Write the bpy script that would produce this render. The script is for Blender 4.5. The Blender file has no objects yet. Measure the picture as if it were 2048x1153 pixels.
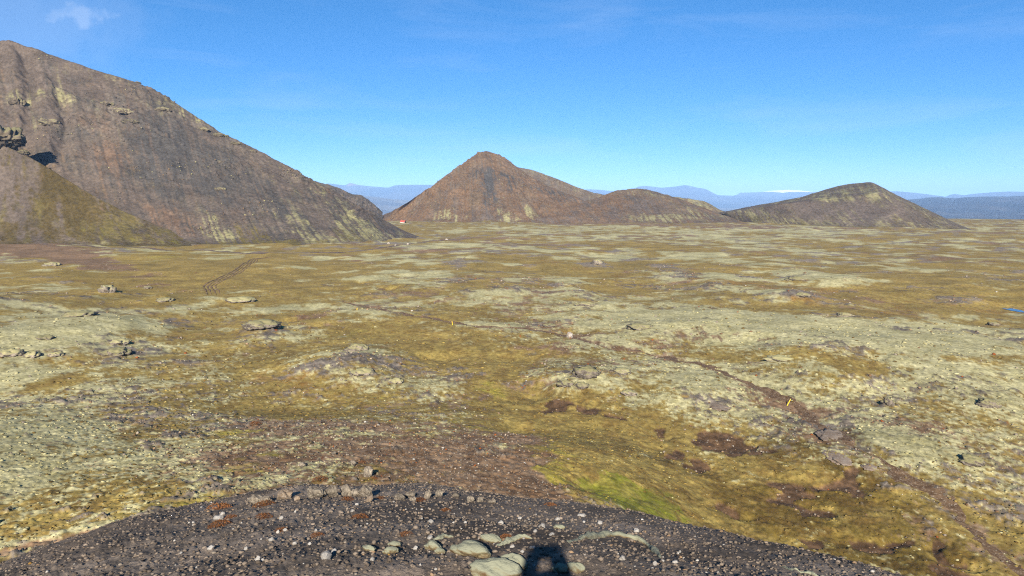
import bpy, bmesh, math, random
import numpy as np
from mathutils import Vector

rng = np.random.default_rng(7)
random.seed(7)
SC = bpy.context.scene
COL = SC.collection

# ------------------------------------------------------------------ camera
CAM_Z = 33.0                      # metres above the plain
PITCH = math.radians(6.9)
F = 1462.0                        # focal length in photo pixels (2048 wide)
cam_d = bpy.data.cameras.new('camera')
cam = bpy.data.objects.new('camera', cam_d)
COL.objects.link(cam)
cam.location = (0, 0, CAM_Z)
cam.rotation_euler = (math.radians(90) - PITCH, 0, 0)
cam_d.sensor_width = 36.0
cam_d.lens = 36.0 * F / 2048.0
cam_d.clip_start = 0.05
cam_d.clip_end = 90000.0
SC.camera = cam

# ------------------------------------------------------------------ sky, sun, exposure
SUN_EL = math.radians(26.5)
SUN_AZ = math.radians(2.93)       # light travels towards +Y, a touch to the right
world = bpy.data.worlds.new('World')
SC.world = world
world.use_nodes = True
wn = world.node_tree.nodes
wl = world.node_tree.links
wn.clear()
w_out = wn.new('ShaderNodeOutputWorld')
w_bg = wn.new('ShaderNodeBackground')
w_sky = wn.new('ShaderNodeTexSky')
w_sky.sky_type = 'NISHITA'
w_sky.sun_disc = False
w_sky.sun_elevation = SUN_EL
w_sky.sun_rotation = math.radians(180.0) + SUN_AZ
w_sky.altitude = 300.0
w_sky.air_density = 0.4
w_sky.dust_density = 0.0
w_sky.ozone_density = 5.0
w_bg.inputs['Strength'].default_value = 0.125
w_hsv = wn.new('ShaderNodeHueSaturation')
w_hsv.inputs['Saturation'].default_value = 1.36
w_hsv.inputs['Value'].default_value = 1.0
w_gam = wn.new('ShaderNodeGamma')
w_gam.inputs['Gamma'].default_value = 0.7
wl.new(w_sky.outputs[0], w_gam.inputs['Color'])
wl.new(w_gam.outputs[0], w_hsv.inputs['Color'])
# thin cirrus, one small wisp over the left hill
w_tc = wn.new('ShaderNodeTexCoord')
w_map = wn.new('ShaderNodeMapping')
w_map.inputs['Rotation'].default_value = (0, math.radians(8), 0)
w_map.inputs['Scale'].default_value = (2.2, 2.2, 13.0)
wl.new(w_tc.outputs['Generated'], w_map.inputs['Vector'])
w_n1 = wn.new('ShaderNodeTexNoise')
w_n1.inputs['Scale'].default_value = 1.6
w_n1.inputs['Detail'].default_value = 6.0
w_n1.inputs['Roughness'].default_value = 0.55
w_n1.inputs['Distortion'].default_value = 0.6
wl.new(w_map.outputs[0], w_n1.inputs['Vector'])
w_r1 = wn.new('ShaderNodeMapRange')
w_r1.inputs['From Min'].default_value = 0.5
w_r1.inputs['From Max'].default_value = 0.85
w_r1.inputs['To Max'].default_value = 0.22
wl.new(w_n1.outputs['Fac'], w_r1.inputs['Value'])


def ray(u, v):
    x = (u - 1024.0) / F
    d = (v - 576.5) / F
    return np.array([x, math.cos(PITCH) - d * math.sin(PITCH),
                     -(d * math.cos(PITCH) + math.sin(PITCH))])


def wisp(u, v, rad, stretch, amount):
    c = ray(u, v)
    c = c / np.linalg.norm(c)
    sub = wn.new('ShaderNodeVectorMath'); sub.operation = 'SUBTRACT'
    sub.inputs[1].default_value = tuple(c)
    nz = wn.new('ShaderNodeTexNoise')
    nz.inputs['Scale'].default_value = 24.0
    nz.inputs['Detail'].default_value = 7.0
    wl.new(w_tc.outputs['Generated'], nz.inputs['Vector'])
    nsub = wn.new('ShaderNodeVectorMath'); nsub.operation = 'MULTIPLY_ADD'
    nsub.inputs[1].default_value = (0.16, 0.16, 0.07)
    nsub.inputs[2].default_value = (-0.08, -0.08, -0.035)
    wl.new(nz.outputs['Color'], nsub.inputs[0])
    add = wn.new('ShaderNodeVectorMath'); add.operation = 'ADD'
    wl.new(w_tc.outputs['Generated'], sub.inputs[0])
    wl.new(sub.outputs[0], add.inputs[0])
    wl.new(nsub.outputs[0], add.inputs[1])
    mp = wn.new('ShaderNodeVectorMath'); mp.operation = 'MULTIPLY'
    mp.inputs[1].default_value = (1.0, 1.0, stretch)
    wl.new(add.outputs[0], mp.inputs[0])
    ln = wn.new('ShaderNodeVectorMath'); ln.operation = 'LENGTH'
    wl.new(mp.outputs[0], ln.inputs[0])
    r = wn.new('ShaderNodeMapRange'); r.interpolation_type = 'SMOOTHSTEP'
    r.inputs['From Min'].default_value = rad
    r.inputs['From Max'].default_value = rad * 0.15
    r.inputs['To Min'].default_value = 0.0
    r.inputs['To Max'].default_value = amount
    wl.new(ln.outputs['Value'], r.inputs['Value'])
    return r


w_w1 = wisp(165, 30, 0.046, 2.6, 0.36)
w_w2 = wisp(60, 40, 0.16, 2.0, 0.18)
w_mx = wn.new('ShaderNodeMath'); w_mx.operation = 'MAXIMUM'
wl.new(w_w1.outputs[0], w_mx.inputs[0]); wl.new(w_w2.outputs[0], w_mx.inputs[1])
w_mx2 = wn.new('ShaderNodeMath'); w_mx2.operation = 'MAXIMUM'
wl.new(w_mx.outputs[0], w_mx2.inputs[0]); wl.new(w_r1.outputs[0], w_mx2.inputs[1])
w_mix = wn.new('ShaderNodeMixRGB')
w_mix.inputs['Color2'].default_value = (2.5, 3.0, 3.9, 1)
wl.new(w_mx2.outputs[0], w_mix.inputs['Fac'])
wl.new(w_hsv.outputs[0], w_mix.inputs['Color1'])
wl.new(w_mix.outputs[0], w_bg.inputs['Color'])
wl.new(w_bg.outputs[0], w_out.inputs['Surface'])

sun_d = bpy.data.lights.new('sun', 'SUN')
sun_d.energy = 5.0
sun_d.angle = math.radians(0.5)
sun_d.color = (1.0, 0.92, 0.79)
sun = bpy.data.objects.new('sun', sun_d)
COL.objects.link(sun)
sun_dir = Vector((math.sin(SUN_AZ) * math.cos(SUN_EL), math.cos(SUN_AZ) * math.cos(SUN_EL), -math.sin(SUN_EL)))
sun.rotation_euler = sun_dir.to_track_quat('-Z', 'Y').to_euler()
sun.location = (-40, -300, 300)

SC.view_settings.view_transform = 'Standard'
SC.view_settings.look = 'None'
SC.view_settings.gamma = 1.0
SC.view_settings.use_curve_mapping = False
SC.view_settings.exposure = 1.22
SC.render.engine = 'CYCLES'
SC.cycles.max_bounces = 4
SC.cycles.diffuse_bounces = 2
SC.cycles.glossy_bounces = 2
SC.cycles.volume_bounces = 0
SC.cycles.use_denoising = False
SC.cycles.use_adaptive_sampling = False
SC.cycles.filter_width = 1.15

# ------------------------------------------------------------------ numpy noise
def _hash(ix, iy, iz, seed):
    h = (ix.astype(np.uint32) * np.uint32(374761393) + iy.astype(np.uint32) * np.uint32(668265263)
         + iz * np.uint32(2147483647 // 3) + np.uint32((seed * 974634777 + 1013904223) & 0xffffffff))
    h ^= h >> np.uint32(13)
    h *= np.uint32(1274126177)
    h ^= h >> np.uint32(16)
    h *= np.uint32(2246822519)
    h ^= h >> np.uint32(13)
    return h.astype(np.float32) * np.float32(2.0 / 4294967295.0) - np.float32(1.0)


def vnoise(x, y, seed=0):
    x0 = np.floor(x); y0 = np.floor(y)
    fx = (x - x0).astype(np.float32); fy = (y - y0).astype(np.float32)
    ix = x0.astype(np.int64); iy = y0.astype(np.int64)
    z = np.uint32(0)
    fx = fx * fx * fx * (fx * (fx * 6 - 15) + 10)
    fy = fy * fy * fy * (fy * (fy * 6 - 15) + 10)
    a = _hash(ix, iy, z, seed); b = _hash(ix + 1, iy, z, seed)
    c = _hash(ix, iy + 1, z, seed); d = _hash(ix + 1, iy + 1, z, seed)
    return (a + (b - a) * fx) * (1 - fy) + (c + (d - c) * fx) * fy


def fbm(x, y, oct=4, seed=0, gain=0.5, ridged=False):
    x = np.asarray(x, dtype=np.float64); y = np.asarray(y, dtype=np.float64)
    tot = np.zeros(np.broadcast(x, y).shape, dtype=np.float32)
    amp = 1.0; norm = 0.0
    for o in range(oct):
        n = vnoise(x, y, seed * 17 + o)
        if ridged:
            n = 1.0 - 2.0 * np.abs(n)
        tot += amp * n
        norm += amp * (0.5 if not ridged else 0.7)
        amp *= gain
        x, y = 1.6 * x - 1.2 * y + 13.7, 1.2 * x + 1.6 * y - 7.1
    return tot / norm


def cells(x, y, seed=0):
    """distance to nearest feature point (pebbles), and a random per cell"""
    x0 = np.floor(x).astype(np.int64); y0 = np.floor(y).astype(np.int64)
    best = np.full(x.shape, 9.0, dtype=np.float32)
    val = np.zeros(x.shape, dtype=np.float32)
    z = np.uint32(0)
    for i in (-1, 0, 1):
        for j in (-1, 0, 1):
            cx = x0 + i; cy = y0 + j
            px = cx + 0.5 + 0.42 * _hash(cx, cy, z, seed)
            py = cy + 0.5 + 0.42 * _hash(cx, cy, z, seed + 1)
            d = ((px - x) ** 2 + (py - y) ** 2).astype(np.float32)
            h = _hash(cx, cy, z, seed + 2)
            m = d < best
            best[m] = d[m]; val[m] = h[m]
    return np.sqrt(best), val


def smooth(a, b, x):
    t = np.clip((x - a) / (b - a), 0, 1)
    return t * t * (3 - 2 * t)


def lin(r, g, b):
    f = lambda c: ((c / 255.0) / 12.92 if c <= 10 else (((c / 255.0) + 0.055) / 1.055) ** 2.4)
    return np.array([f(r), f(g), f(b)])


def depr(u, v):
    d = ray(u, v)
    return math.atan2(-d[2], math.hypot(d[0], d[1]))


def azim(u, v=700.0):
    d = ray(u, v)
    return math.atan2(d[0], d[1])


# ------------------------------------------------------------------ height of the ground
# our own hill: for some headings, (distance, drop below the camera)
LR = np.linspace(math.log(0.3), math.log(400.0), 500)


def prof(u, edge_v, edge_r, hidden, vis, foot):
    pts = [(0.3, 1.66), (2.2, 1.68), (3.4, 1.78)]
    de = edge_r * math.tan(depr(u, edge_v))
    pts.append((0.5 * (3.4 + edge_r), 1.78 + 0.40 * (de - 1.78)))
    pts.append((edge_r, de))
    pts += hidden
    pts += [(r, r * math.tan(depr(u, v))) for v, r in vis]
    pts.append((foot, CAM_Z)); pts.append((foot * 1.25, CAM_Z)); pts.append((2000.0, CAM_Z))
    p = np.array(pts)
    d = np.interp(np.exp(LR), p[:, 0], p[:, 1])
    k = np.ones(7) / 7.0
    dd = np.convolve(np.pad(d, 3, mode='edge'), k, mode='valid')
    return dd


LEFT = prof(0, 1150, 8.6, [(17, 8.8), (32, 16.8), (46, 22.4)], [(1124, 56), (1030, 67), (920, 85), (850, 106)], 140)
RIGHT = prof(2048, 1240, 6.4, [(25, 14.6), (45, 27.6)], [], 57)
PROFS = [
    (-1.40, LEFT),
    (azim(0, 1100), LEFT),
    (azim(300, 1030), prof(300, 1036, 10.6, [(18, 9.4), (32, 16.6), (46, 21.4)], [(1020, 58), (950, 70), (890, 88), (845, 106)], 128)),
    (azim(600, 985), prof(600, 989, 11.4, [(18, 9.2), (32, 16.6), (46, 21.8)], [(978, 58), (905, 74), (853, 92)], 114)),
    (azim(900, 985), prof(900, 990, 11.4, [(18, 9.3), (32, 16.8), (46, 22.2)], [(980, 58), (908, 74), (857, 92)], 112)),
    (azim(1200, 1030), prof(1200, 1040, 9.6, [(17, 9.4), (32, 17.6), (45, 23.6)], [(1030, 56), (950, 70), (895, 84)], 98)),
    (azim(1450, 1100), prof(1450, 1103, 8.5, [(25, 13.9), (50, 27.0)], [], 64)),
    (azim(1640, 1150), prof(1640, 1150, 7.5, [(25, 14.2), (48, 27.6)], [], 60)),
    (azim(2048, 1150), RIGHT),
    (1.40, RIGHT),
]
_paz = np.array([p[0] for p in PROFS])
_fa = np.linspace(-1.4, 1.4, 400)
_tab = np.empty((400, LR.size))
_P = np.array([p[1] for p in PROFS])
for j in range(LR.size):
    _tab[:, j] = np.interp(_fa, _paz, _P[:, j])
_k = np.exp(-0.5 * (np.arange(-12, 13) / 5.0) ** 2); _k /= _k.sum()
_tab = np.apply_along_axis(lambda c: np.convolve(np.pad(c, 12, mode='edge'), _k, mode='valid'), 0, _tab)
_back = 1.66 + (CAM_Z - 1.66) * smooth(25, 130, np.exp(LR))


def own_hill(az, r):
    lr = np.log(np.clip(r, 0.3, 399.0))
    ja = np.clip((np.clip(az, -1.4, 1.4) + 1.4) / 2.8 * 399, 0, 398.999)
    jr = np.clip((lr - LR[0]) / (LR[-1] - LR[0]) * 499, 0, 498.999)
    a0 = ja.astype(int); r0 = jr.astype(int)
    fa = ja - a0; fr = jr - r0
    drop = ((_tab[a0, r0] * (1 - fa) + _tab[a0 + 1, r0] * fa) * (1 - fr)
            + (_tab[a0, r0 + 1] * (1 - fa) + _tab[a0 + 1, r0 + 1] * fa) * fr)
    b = np.interp(lr, LR, _back)
    wb = smooth(1.35, 2.1, np.abs(az))
    drop = drop * (1 - wb) + b * wb
    return CAM_Z - drop


def H0(x, y):
    x = np.asarray(x, dtype=np.float64); y = np.asarray(y, dtype=np.float64)
    r = np.hypot(x, y); az = np.arctan2(x, y)
    z = own_hill(az, r)
    # rise on the left that carries the dark scree edge
    a = np.clip((-0.385 - az) / 0.26, 0, 1.35)
    pr = np.where(r < 262, np.exp(-((r - 262) / 85.0) ** 2), np.exp(-((r - 262) / 34.0) ** 2))
    z = z + 6.0 * a ** 1.1 * pr * (np.abs(az) < 1.8)
    # country beyond the hills lies lower
    z = z - 62.0 * smooth(1150, 4300, r) - 95.0 * smooth(3200, 9500, r)
    # broad swells of the lava plain
    pl = smooth(70, 180, r)
    z = z + pl * (0.9 * fbm(x / 70, y / 70, 3, 91) + 0.5 * fbm(x / 22, y / 22, 3, 92)) * (1 - smooth(900, 1400, r) * 0.6)
    return z


def hit(u, v, H=H0, rmin=2.5, rmax=30000.0):
    d = ray(u, v); h = math.hypot(d[0], d[1])
    rr = np.exp(np.linspace(math.log(rmin), math.log(rmax), 5000))
    x = d[0] / h * rr; y = d[1] / h * rr
    z = CAM_Z + d[2] / h * rr
    g = H(x, y)
    k = np.nonzero(z <= g)[0]
    k = k[0] if len(k) else len(rr) - 1
    return np.array([x[k], y[k], g[k]])


# mounds and hollows: (u, v, half width px, height m)
MOUNDS = [
    (690, 735, 115, 2.3), (1165, 775, 95, 2.2), (520, 662, 42, 1.5), (1150, 590, 55, 1.3),
    (1590, 590, 50, 1.5), (1440, 565, 60, 1.4), (1960, 560, 60, 1.4), (1590, 560, 35, 1.2),
    (60, 690, 150, 2.2), (230, 655, 90, 1.4), (215, 590, 40, 1.6), (325, 600, 40, 1.4), (480, 605, 50, 1.2),
    (1480, 680, 210, 2.4), (1700, 720, 180, 1.6), (1900, 690, 160, 1.5), (1790, 900, 160, 1.5),
    (1360, 800, 110, 1.7), (1230, 850, 90, 0.8), (800, 800, 150, 1.0), (250, 800, 200, 1.2),
    (1195, 530, 16, 2.2), (1640, 745, 120, 1.2), (120, 560, 120, 1.0), (1690, 560, 30, 1.0),
    (1030, 715, 60, -0.8), (880, 715, 60, -1.2), (1080, 790, 60, -1.2), (1190, 960, 80, -1.4),
    (1050, 860, 60, -0.9), (720, 564, 22, -1.3), (772, 576, 22, -1.4), (575, 640, 22, -1.2),
    (640, 650, 30, -0.8), (1140, 665, 30, -0.9), (1960, 830, 120, 1.0), (1960, 760, 120, 1.0),
]
HOLES = [(1382, 928, 28, 16), (1462, 890, 42, 14), (1572, 992, 38, 18), (1604, 972, 32, 14), (1645, 972, 26, 18),
         (1622, 1018, 34, 18), (1720, 972, 46, 16), (1735, 1084, 56, 14), (1470, 1028, 34, 10), (1892, 1103, 18, 12),
         (1590, 1084, 24, 12), (1318, 905, 26, 14), (1415, 880, 30, 12), (1180, 830, 34, 10), (1105, 820, 40, 9),
         (1240, 840, 22, 10), (1930, 1135, 30, 14), (1545, 958, 24, 10), (1790, 1078, 22, 10), (1310, 870, 20, 10)]


def frame_at(u, v, ru, rv, H=H0):
    c = hit(u, v, H)
    a = hit(u, v - rv, H); b = hit(u, v + rv, H)
    dist = math.sqrt(c[0] ** 2 + c[1] ** 2 + (c[2] - CAM_Z) ** 2)
    rx = ru * dist / F
    ry = 0.5 * (math.hypot(a[0], a[1]) - math.hypot(b[0], b[1]))
    ry = min(max(ry, rx * 0.15), rx * 14 + 2)
    r = math.hypot(c[0], c[1])
    return c, rx, ry, (c[0] / r, c[1] / r)


_M = []
for (u, v, ru, h) in MOUNDS:
    c, rx, ry, e = frame_at(u, v, ru, 3)
    _M.append((c, rx, rx * (1.5 if h > 0 else 1.0), e, h))
_HL = []
for (u, v, ru, rv) in HOLES:
    c, rx, ry, e = frame_at(u, v, ru, rv)
    _HL.append((c, rx, ry, e))


def H1(x, y):
    z = H0(x, y)
    wx = x + 1.2 * fbm(x / 5, y / 5, 2, 55); wy = y + 1.2 * fbm(x / 5, y / 5, 2, 56)
    for c, rx, ry, e, h in _M:
        m = (np.abs(wx - c[0]) < 2.6 * max(rx, ry)) & (np.abs(wy - c[1]) < 2.6 * max(rx, ry))
        if not m.any():
            continue
        dx = wx[m] - c[0]; dy = wy[m] - c[1]
        a = (dx * e[0] + dy * e[1]) / ry; b = (dx * e[1] - dy * e[0]) / rx
        z[m] += h * np.exp(-(a * a + b * b) * 1.3)
    for c, rx, ry, e in _HL:
        m = (np.abs(wx - c[0]) < 3 * max(rx, ry)) & (np.abs(wy - c[1]) < 3 * max(rx, ry))
        if not m.any():
            continue
        dx = wx[m] - c[0]; dy = wy[m] - c[1]
        a = (dx * e[0] + dy * e[1]) / ry; b = (dx * e[1] - dy * e[0]) / rx
        q = a * a + b * b
        z[m] += -0.35 * np.exp(-(q ** 2))
    return z


def H1s(x, y):
    return H1(np.atleast_1d(np.asarray(x, float)), np.atleast_1d(np.asarray(y, float)))


# ------------------------------------------------------------------ paths (world polylines)
def poly(pts):
    return np.array([hit(u, v, H0)[:2] for u, v in pts])


TRAIL = poly([(2075, 1180), (2030, 1130), (1985, 1085), (1900, 1020), (1800, 962), (1742, 925), (1690, 893), (1640, 860),
              (1600, 826), (1555, 800), (1500, 775), (1450, 755), (1400, 738), (1330, 722), (1240, 705), (1180, 686),
              (1120, 668), (1060, 658), (960, 654), (905, 645), (850, 634), (790, 624), (740, 614), (690, 604)])
ROAD = poly([(-60, 484), (90, 489), (180, 492), (300, 497), (420, 501), (530, 507), (640, 505), (720, 502), (790, 492), (850, 484), (900, 479), (960, 476)])
TRACK = poly([(428, 589), (424, 580), (417, 572), (432, 563), (455, 553), (480, 540), (498, 526), (508, 519), (540, 514)])


def pdist(x, y, P):
    best = np.full(x.shape, 1e9)
    for i in range(len(P) - 1):
        ax, ay = P[i]; bx, by = P[i + 1]
        dx, dy = bx - ax, by - ay
        L = dx * dx + dy * dy + 1e-9
        t = np.clip(((x - ax) * dx + (y - ay) * dy) / L, 0, 1)
        d = (x - ax - t * dx) ** 2 + (y - ay - t * dy) ** 2
        np.minimum(best, d, out=best)
    return np.sqrt(best)


# ------------------------------------------------------------------ materials
def new_mat(name):
    m = bpy.data.materials.new(name); m.use_nodes = True
    n = m.node_tree.nodes; l = m.node_tree.links
    b = n['Principled BSDF']
    b.inputs['Roughness'].default_value = 0.95
    b.inputs['Specular IOR Level'].default_value = 0.15
    return m, n, l, b


def noise_node(n, l, vec, scale, detail=5.0, rough=0.6):
    t = n.new('ShaderNodeTexNoise')
    t.inputs['Scale'].default_value = scale
    t.inputs['Detail'].default_value = detail
    t.inputs['Roughness'].default_value = rough
    l.new(vec, t.inputs['Vector'])
    return t


def ramp(n, l, fac, stops):
    r = n.new('ShaderNodeValToRGB')
    e = r.color_ramp.elements
    while len(e) < len(stops):
        e.new(0.5)
    for k, (p, c) in enumerate(stops):
        e[k].position = p
        e[k].color = (*c, 1) if len(c) == 3 else c
    l.new(fac, r.inputs['Fac'])
    return r


def mixrgb(n, l, mode, fac, a, b):
    m = n.new('ShaderNodeMixRGB'); m.blend_type = mode
    if isinstance(fac, (int, float)):
        m.inputs['Fac'].default_value = fac
    else:
        l.new(fac, m.inputs['Fac'])
    for s, q in (('Color1', a), ('Color2', b)):
        if isinstance(q, (tuple, list)):
            m.inputs[s].default_value = (*q, 1)
        else:
            l.new(q, m.inputs[s])
    return m


def terrain_mat(name, s_fine, s_mid, bump_d, lo=0.62, hi=1.38, speck=True, s_speck=9.0):
    """the colour of each patch of ground (point attribute) broken up by two grains of noise"""
    m, n, l, b = new_mat(name)
    at = n.new('ShaderNodeAttribute'); at.attribute_name = 'Col'
    tc = n.new('ShaderNodeTexCoord')
    nf = noise_node(n, l, tc.outputs['Object'], s_fine, 12.0, 0.78)
    nm = noise_node(n, l, tc.outputs['Object'], s_mid, 5.0, 0.6)
    rf = n.new('ShaderNodeMapRange')
    rf.inputs['From Min'].default_value = 0.33; rf.inputs['From Max'].default_value = 0.67
    rf.inputs['To Min'].default_value = lo; rf.inputs['To Max'].default_value = hi
    l.new(nf.outputs['Fac'], rf.inputs['Value'])
    rm = n.new('ShaderNodeMapRange')
    rm.inputs['From Min'].default_value = 0.3; rm.inputs['From Max'].default_value = 0.7
    rm.inputs['To Min'].default_value = 0.8; rm.inputs['To Max'].default_value = 1.2
    l.new(nm.outputs['Fac'], rm.inputs['Value'])
    mu = n.new('ShaderNodeMath'); mu.operation = 'MULTIPLY'
    l.new(rf.outputs[0], mu.inputs[0]); l.new(rm.outputs[0], mu.inputs[1])
    sc = n.new('ShaderNodeVectorMath'); sc.operation = 'SCALE'
    l.new(at.outputs['Color'], sc.inputs[0]); l.new(mu.outputs[0], sc.inputs['Scale'])
    col = sc.outputs[0]
    if speck:
        vo = n.new('ShaderNodeTexVoronoi'); vo.inputs['Scale'].default_value = s_speck
        l.new(tc.outputs['Object'], vo.inputs['Vector'])
        # scattered light lichen flecks and dark gaps
        sp = n.new('ShaderNodeSeparateColor'); l.new(vo.outputs['Color'], sp.inputs[0])
        g1 = n.new('ShaderNodeMath'); g1.operation = 'GREATER_THAN'; g1.inputs[1].default_value = 0.955
        l.new(sp.outputs[0], g1.inputs[0])
        d1 = n.new('ShaderNodeMath'); d1.operation = 'LESS_THAN'; d1.inputs[1].default_value = 0.33
        l.new(vo.outputs['Distance'], d1.inputs[0])
        f1 = n.new('ShaderNodeMath'); f1.operation = 'MULTIPLY'
        l.new(g1.outputs[0], f1.inputs[0]); l.new(d1.outputs[0], f1.inputs[1])
        col = mixrgb(n, l, 'MIX', f1.outputs[0], col, (0.40, 0.38, 0.33)).outputs[0]
    l.new(col, b.inputs['Base Color'])
    bp = n.new('ShaderNodeBump'); bp.inputs['Strength'].default_value = 0.7
    bp.inputs['Distance'].default_value = bump_d
    nb_ = noise_node(n, l, tc.outputs['Object'], s_fine * 9.0, 6.0, 0.7)
    l.new(nb_.outputs['Fac'], bp.inputs['Height'])
    l.new(bp.outputs['Normal'], b.inputs['Normal'])
    return m


K = 0.60     # photo brightness (linear) -> albedo
C = {
    'pale': lin(202, 194, 148) * K, 'pale2': lin(178, 170, 122) * K,
    'olive': lin(168, 147, 82) * K, 'olive2': lin(142, 118, 64) * K,
    'yellow': lin(164, 150, 66) * K, 'ochre': lin(160, 124, 66) * K,
    'green': lin(138, 138, 48) * K, 'brown': lin(126, 98, 72) * K, 'brown2': lin(156, 130, 103) * K,
    'rock': lin(150, 138, 124) * K, 'rock2': lin(112, 102, 92) * K,
    'dark': lin(138, 124, 110) * K, 'dark2': lin(110, 98, 87) * K, 'rust': lin(150, 86, 46) * K,
    'dkolive': lin(130, 110, 52) * K, 'dkol2': lin(110, 88, 44) * K, 'soil': lin(86, 66, 47) * K, 'path': lin(134, 104, 84) * K,
}

# ------------------------------------------------------------------ ground sheet
az_f = np.radians(np.arange(-41.0, 41.001, 0.098))
gr = []
a = 41.0; st = 0.12
while a < 179:
    a += st; st = min(st * 1.12, 6.0); gr.append(a)
gr = np.radians(np.array([g for g in gr if g < 178]))
AZ = np.concatenate([-gr[::-1], az_f, gr])
rows = [np.exp(np.linspace(math.log(0.4), math.log(2.4), 10))[:-1],
        np.exp(np.linspace(math.log(2.4), math.log(13.5), 190))[:-1],
        np.exp(np.linspace(math.log(13.5), math.log(56), 95))[:-1],
        CAM_Z / np.tan(np.radians(np.arange(math.degrees(math.atan(CAM_Z / 56)), 7.0, -0.076))),
        CAM_Z / np.tan(np.radians(np.arange(7.0, 1.25, -0.034))),
        np.exp(np.linspace(math.log(1560), math.log(36000), 78))]
R = np.concatenate(rows)
A2, R2 = np.meshgrid(AZ, R)
GX = R2 * np.sin(A2); GY = R2 * np.cos(A2)
NR, NA = GX.shape
gx = GX.ravel(); gy = GY.ravel(); gr_ = R2.ravel(); ga = A2.ravel()
gz = H1(gx, gy)

# class scores -------------------------------------------------------------
nA = fbm(gx / 60, gy / 60, 4, 1)
nB = fbm(gx / 60, gy / 60, 4, 2)
n8a = fbm(gx / 11, gy / 11, 4, 3); n8b = fbm(gx / 11, gy / 11, 4, 4); n8c = fbm(gx / 9, gy / 9, 4, 5)
n2a = fbm(gx / 2.6, gy / 2.6, 4, 6); n2b = fbm(gx / 2.6, gy / 2.6, 4, 7); n2c = fbm(gx / 2.0, gy / 2.0, 4, 8)
nsa = fbm(gx / 0.7, gy / 0.7, 3, 9); nsb = fbm(gx / 0.7, gy / 0.7, 3, 10)
_f2 = smooth(520, 200, gr_); _fs = smooth(260, 100, gr_)      # no finer than the sheet can carry
n2a *= _f2; n2b *= _f2; n2c *= _f2; nsa *= _fs; nsb *= _fs
_g8 = 1.0 + 0.9 * (1 - _f2)
n8a *= _g8; n8b *= _g8; n8c *= _g8
z_b = H0(gx, gy)
rel = gz - z_b + 0.7 * fbm(gx / 22, gy / 22, 3, 92)
S = {}
S['pale'] = -0.34 + 0.75 * nA + 0.60 * n8a + 0.50 * n2a + 0.40 * nsa + 0.30 * np.clip(rel, -1.5, 1.5)
S['olive'] = 0.22 - 0.40 * nA + 0.45 * n8b + 0.50 * n2b + 0.40 * nsb - 0.15 * np.clip(rel, -1.5, 1.5)
S['rock'] = -0.40 + 0.55 * fbm(gx / 24, gy / 24, 3, 28) + 0.45 * n8c + 0.65 * n2c + 0.55 * nsa * nsb + 0.4 * _fs * fbm(gx / 1.1, gy / 1.1, 3, 21) + 0.15 * np.clip(rel, -1, 1.5)
S['brown'] = -0.60 + 0.65 * nB + 0.45 * fbm(gx / 10, gy / 10, 4, 22) + 0.55 * _f2 * fbm(gx / 2.2, gy / 2.2, 4, 23)
S['ochre'] = -0.60 - 0.3 * nA + 0.65 * fbm(gx / 16, gy / 16, 4, 24) + 0.4 * n2a - 0.2 * np.clip(rel, -1.5, 1.5)
S['yellow'] = -1.0 + 0.6 * fbm(gx / 14, gy / 14, 4, 25) + 0.5 * n2b
S['pale'] += 0.20 * smooth(250, 600, gr_)
S['ochre'] -= 0.2 * smooth(250, 600, gr_)
S['dkolive'] = -0.75 + 0.5 * fbm(gx / 13, gy / 13, 4, 29) + 0.4 * n2a + 0.3 * nsb
S['green'] = np.full(gx.shape, -2.2) + 0.5 * n8a + 0.3 * n2c
S['rust'] = -1.5 + 0.3 * fbm(gx / 0.4, gy / 0.4, 2, 27) + 0.9 * _fs * fbm(gx / 1.6, gy / 1.6, 3, 26)
nqa = fbm(gx / 0.26, gy / 0.26, 2, 11) * smooth(260, 90, gr_) * smooth(25, 50, gr_); nqb = fbm(gx / 0.26, gy / 0.26, 2, 12) * smooth(260, 90, gr_) * smooth(25, 50, gr_)
S['pale'] += 0.32 * nqa + 0.15 * nsa
S['olive'] += 0.2 * nqb + 0.1 * nsb
S['brown'] += 0.45 * nqb - 0.05
S['green'] += 0.3 * nqa
S['yellow'] += 0.4 * nqb
S['rock'] += 0.35 * nqa * nqb
S['dark'] = np.full(gx.shape, -4.0)
S['soil'] = np.full(gx.shape, -3.0) + 0.4 * n2a

wx = gx * 1.0; wy = gy * 1.0
wsc = np.clip(gr_ / 90.0, 0.25, 3.0)
wx = gx + wsc * (2.2 * fbm(gx / 9, gy / 9, 3, 31) + 0.9 * n2a)
wy = gy + wsc * (2.2 * fbm(gx / 9, gy / 9, 3, 32) + 0.9 * n2b)

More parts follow.
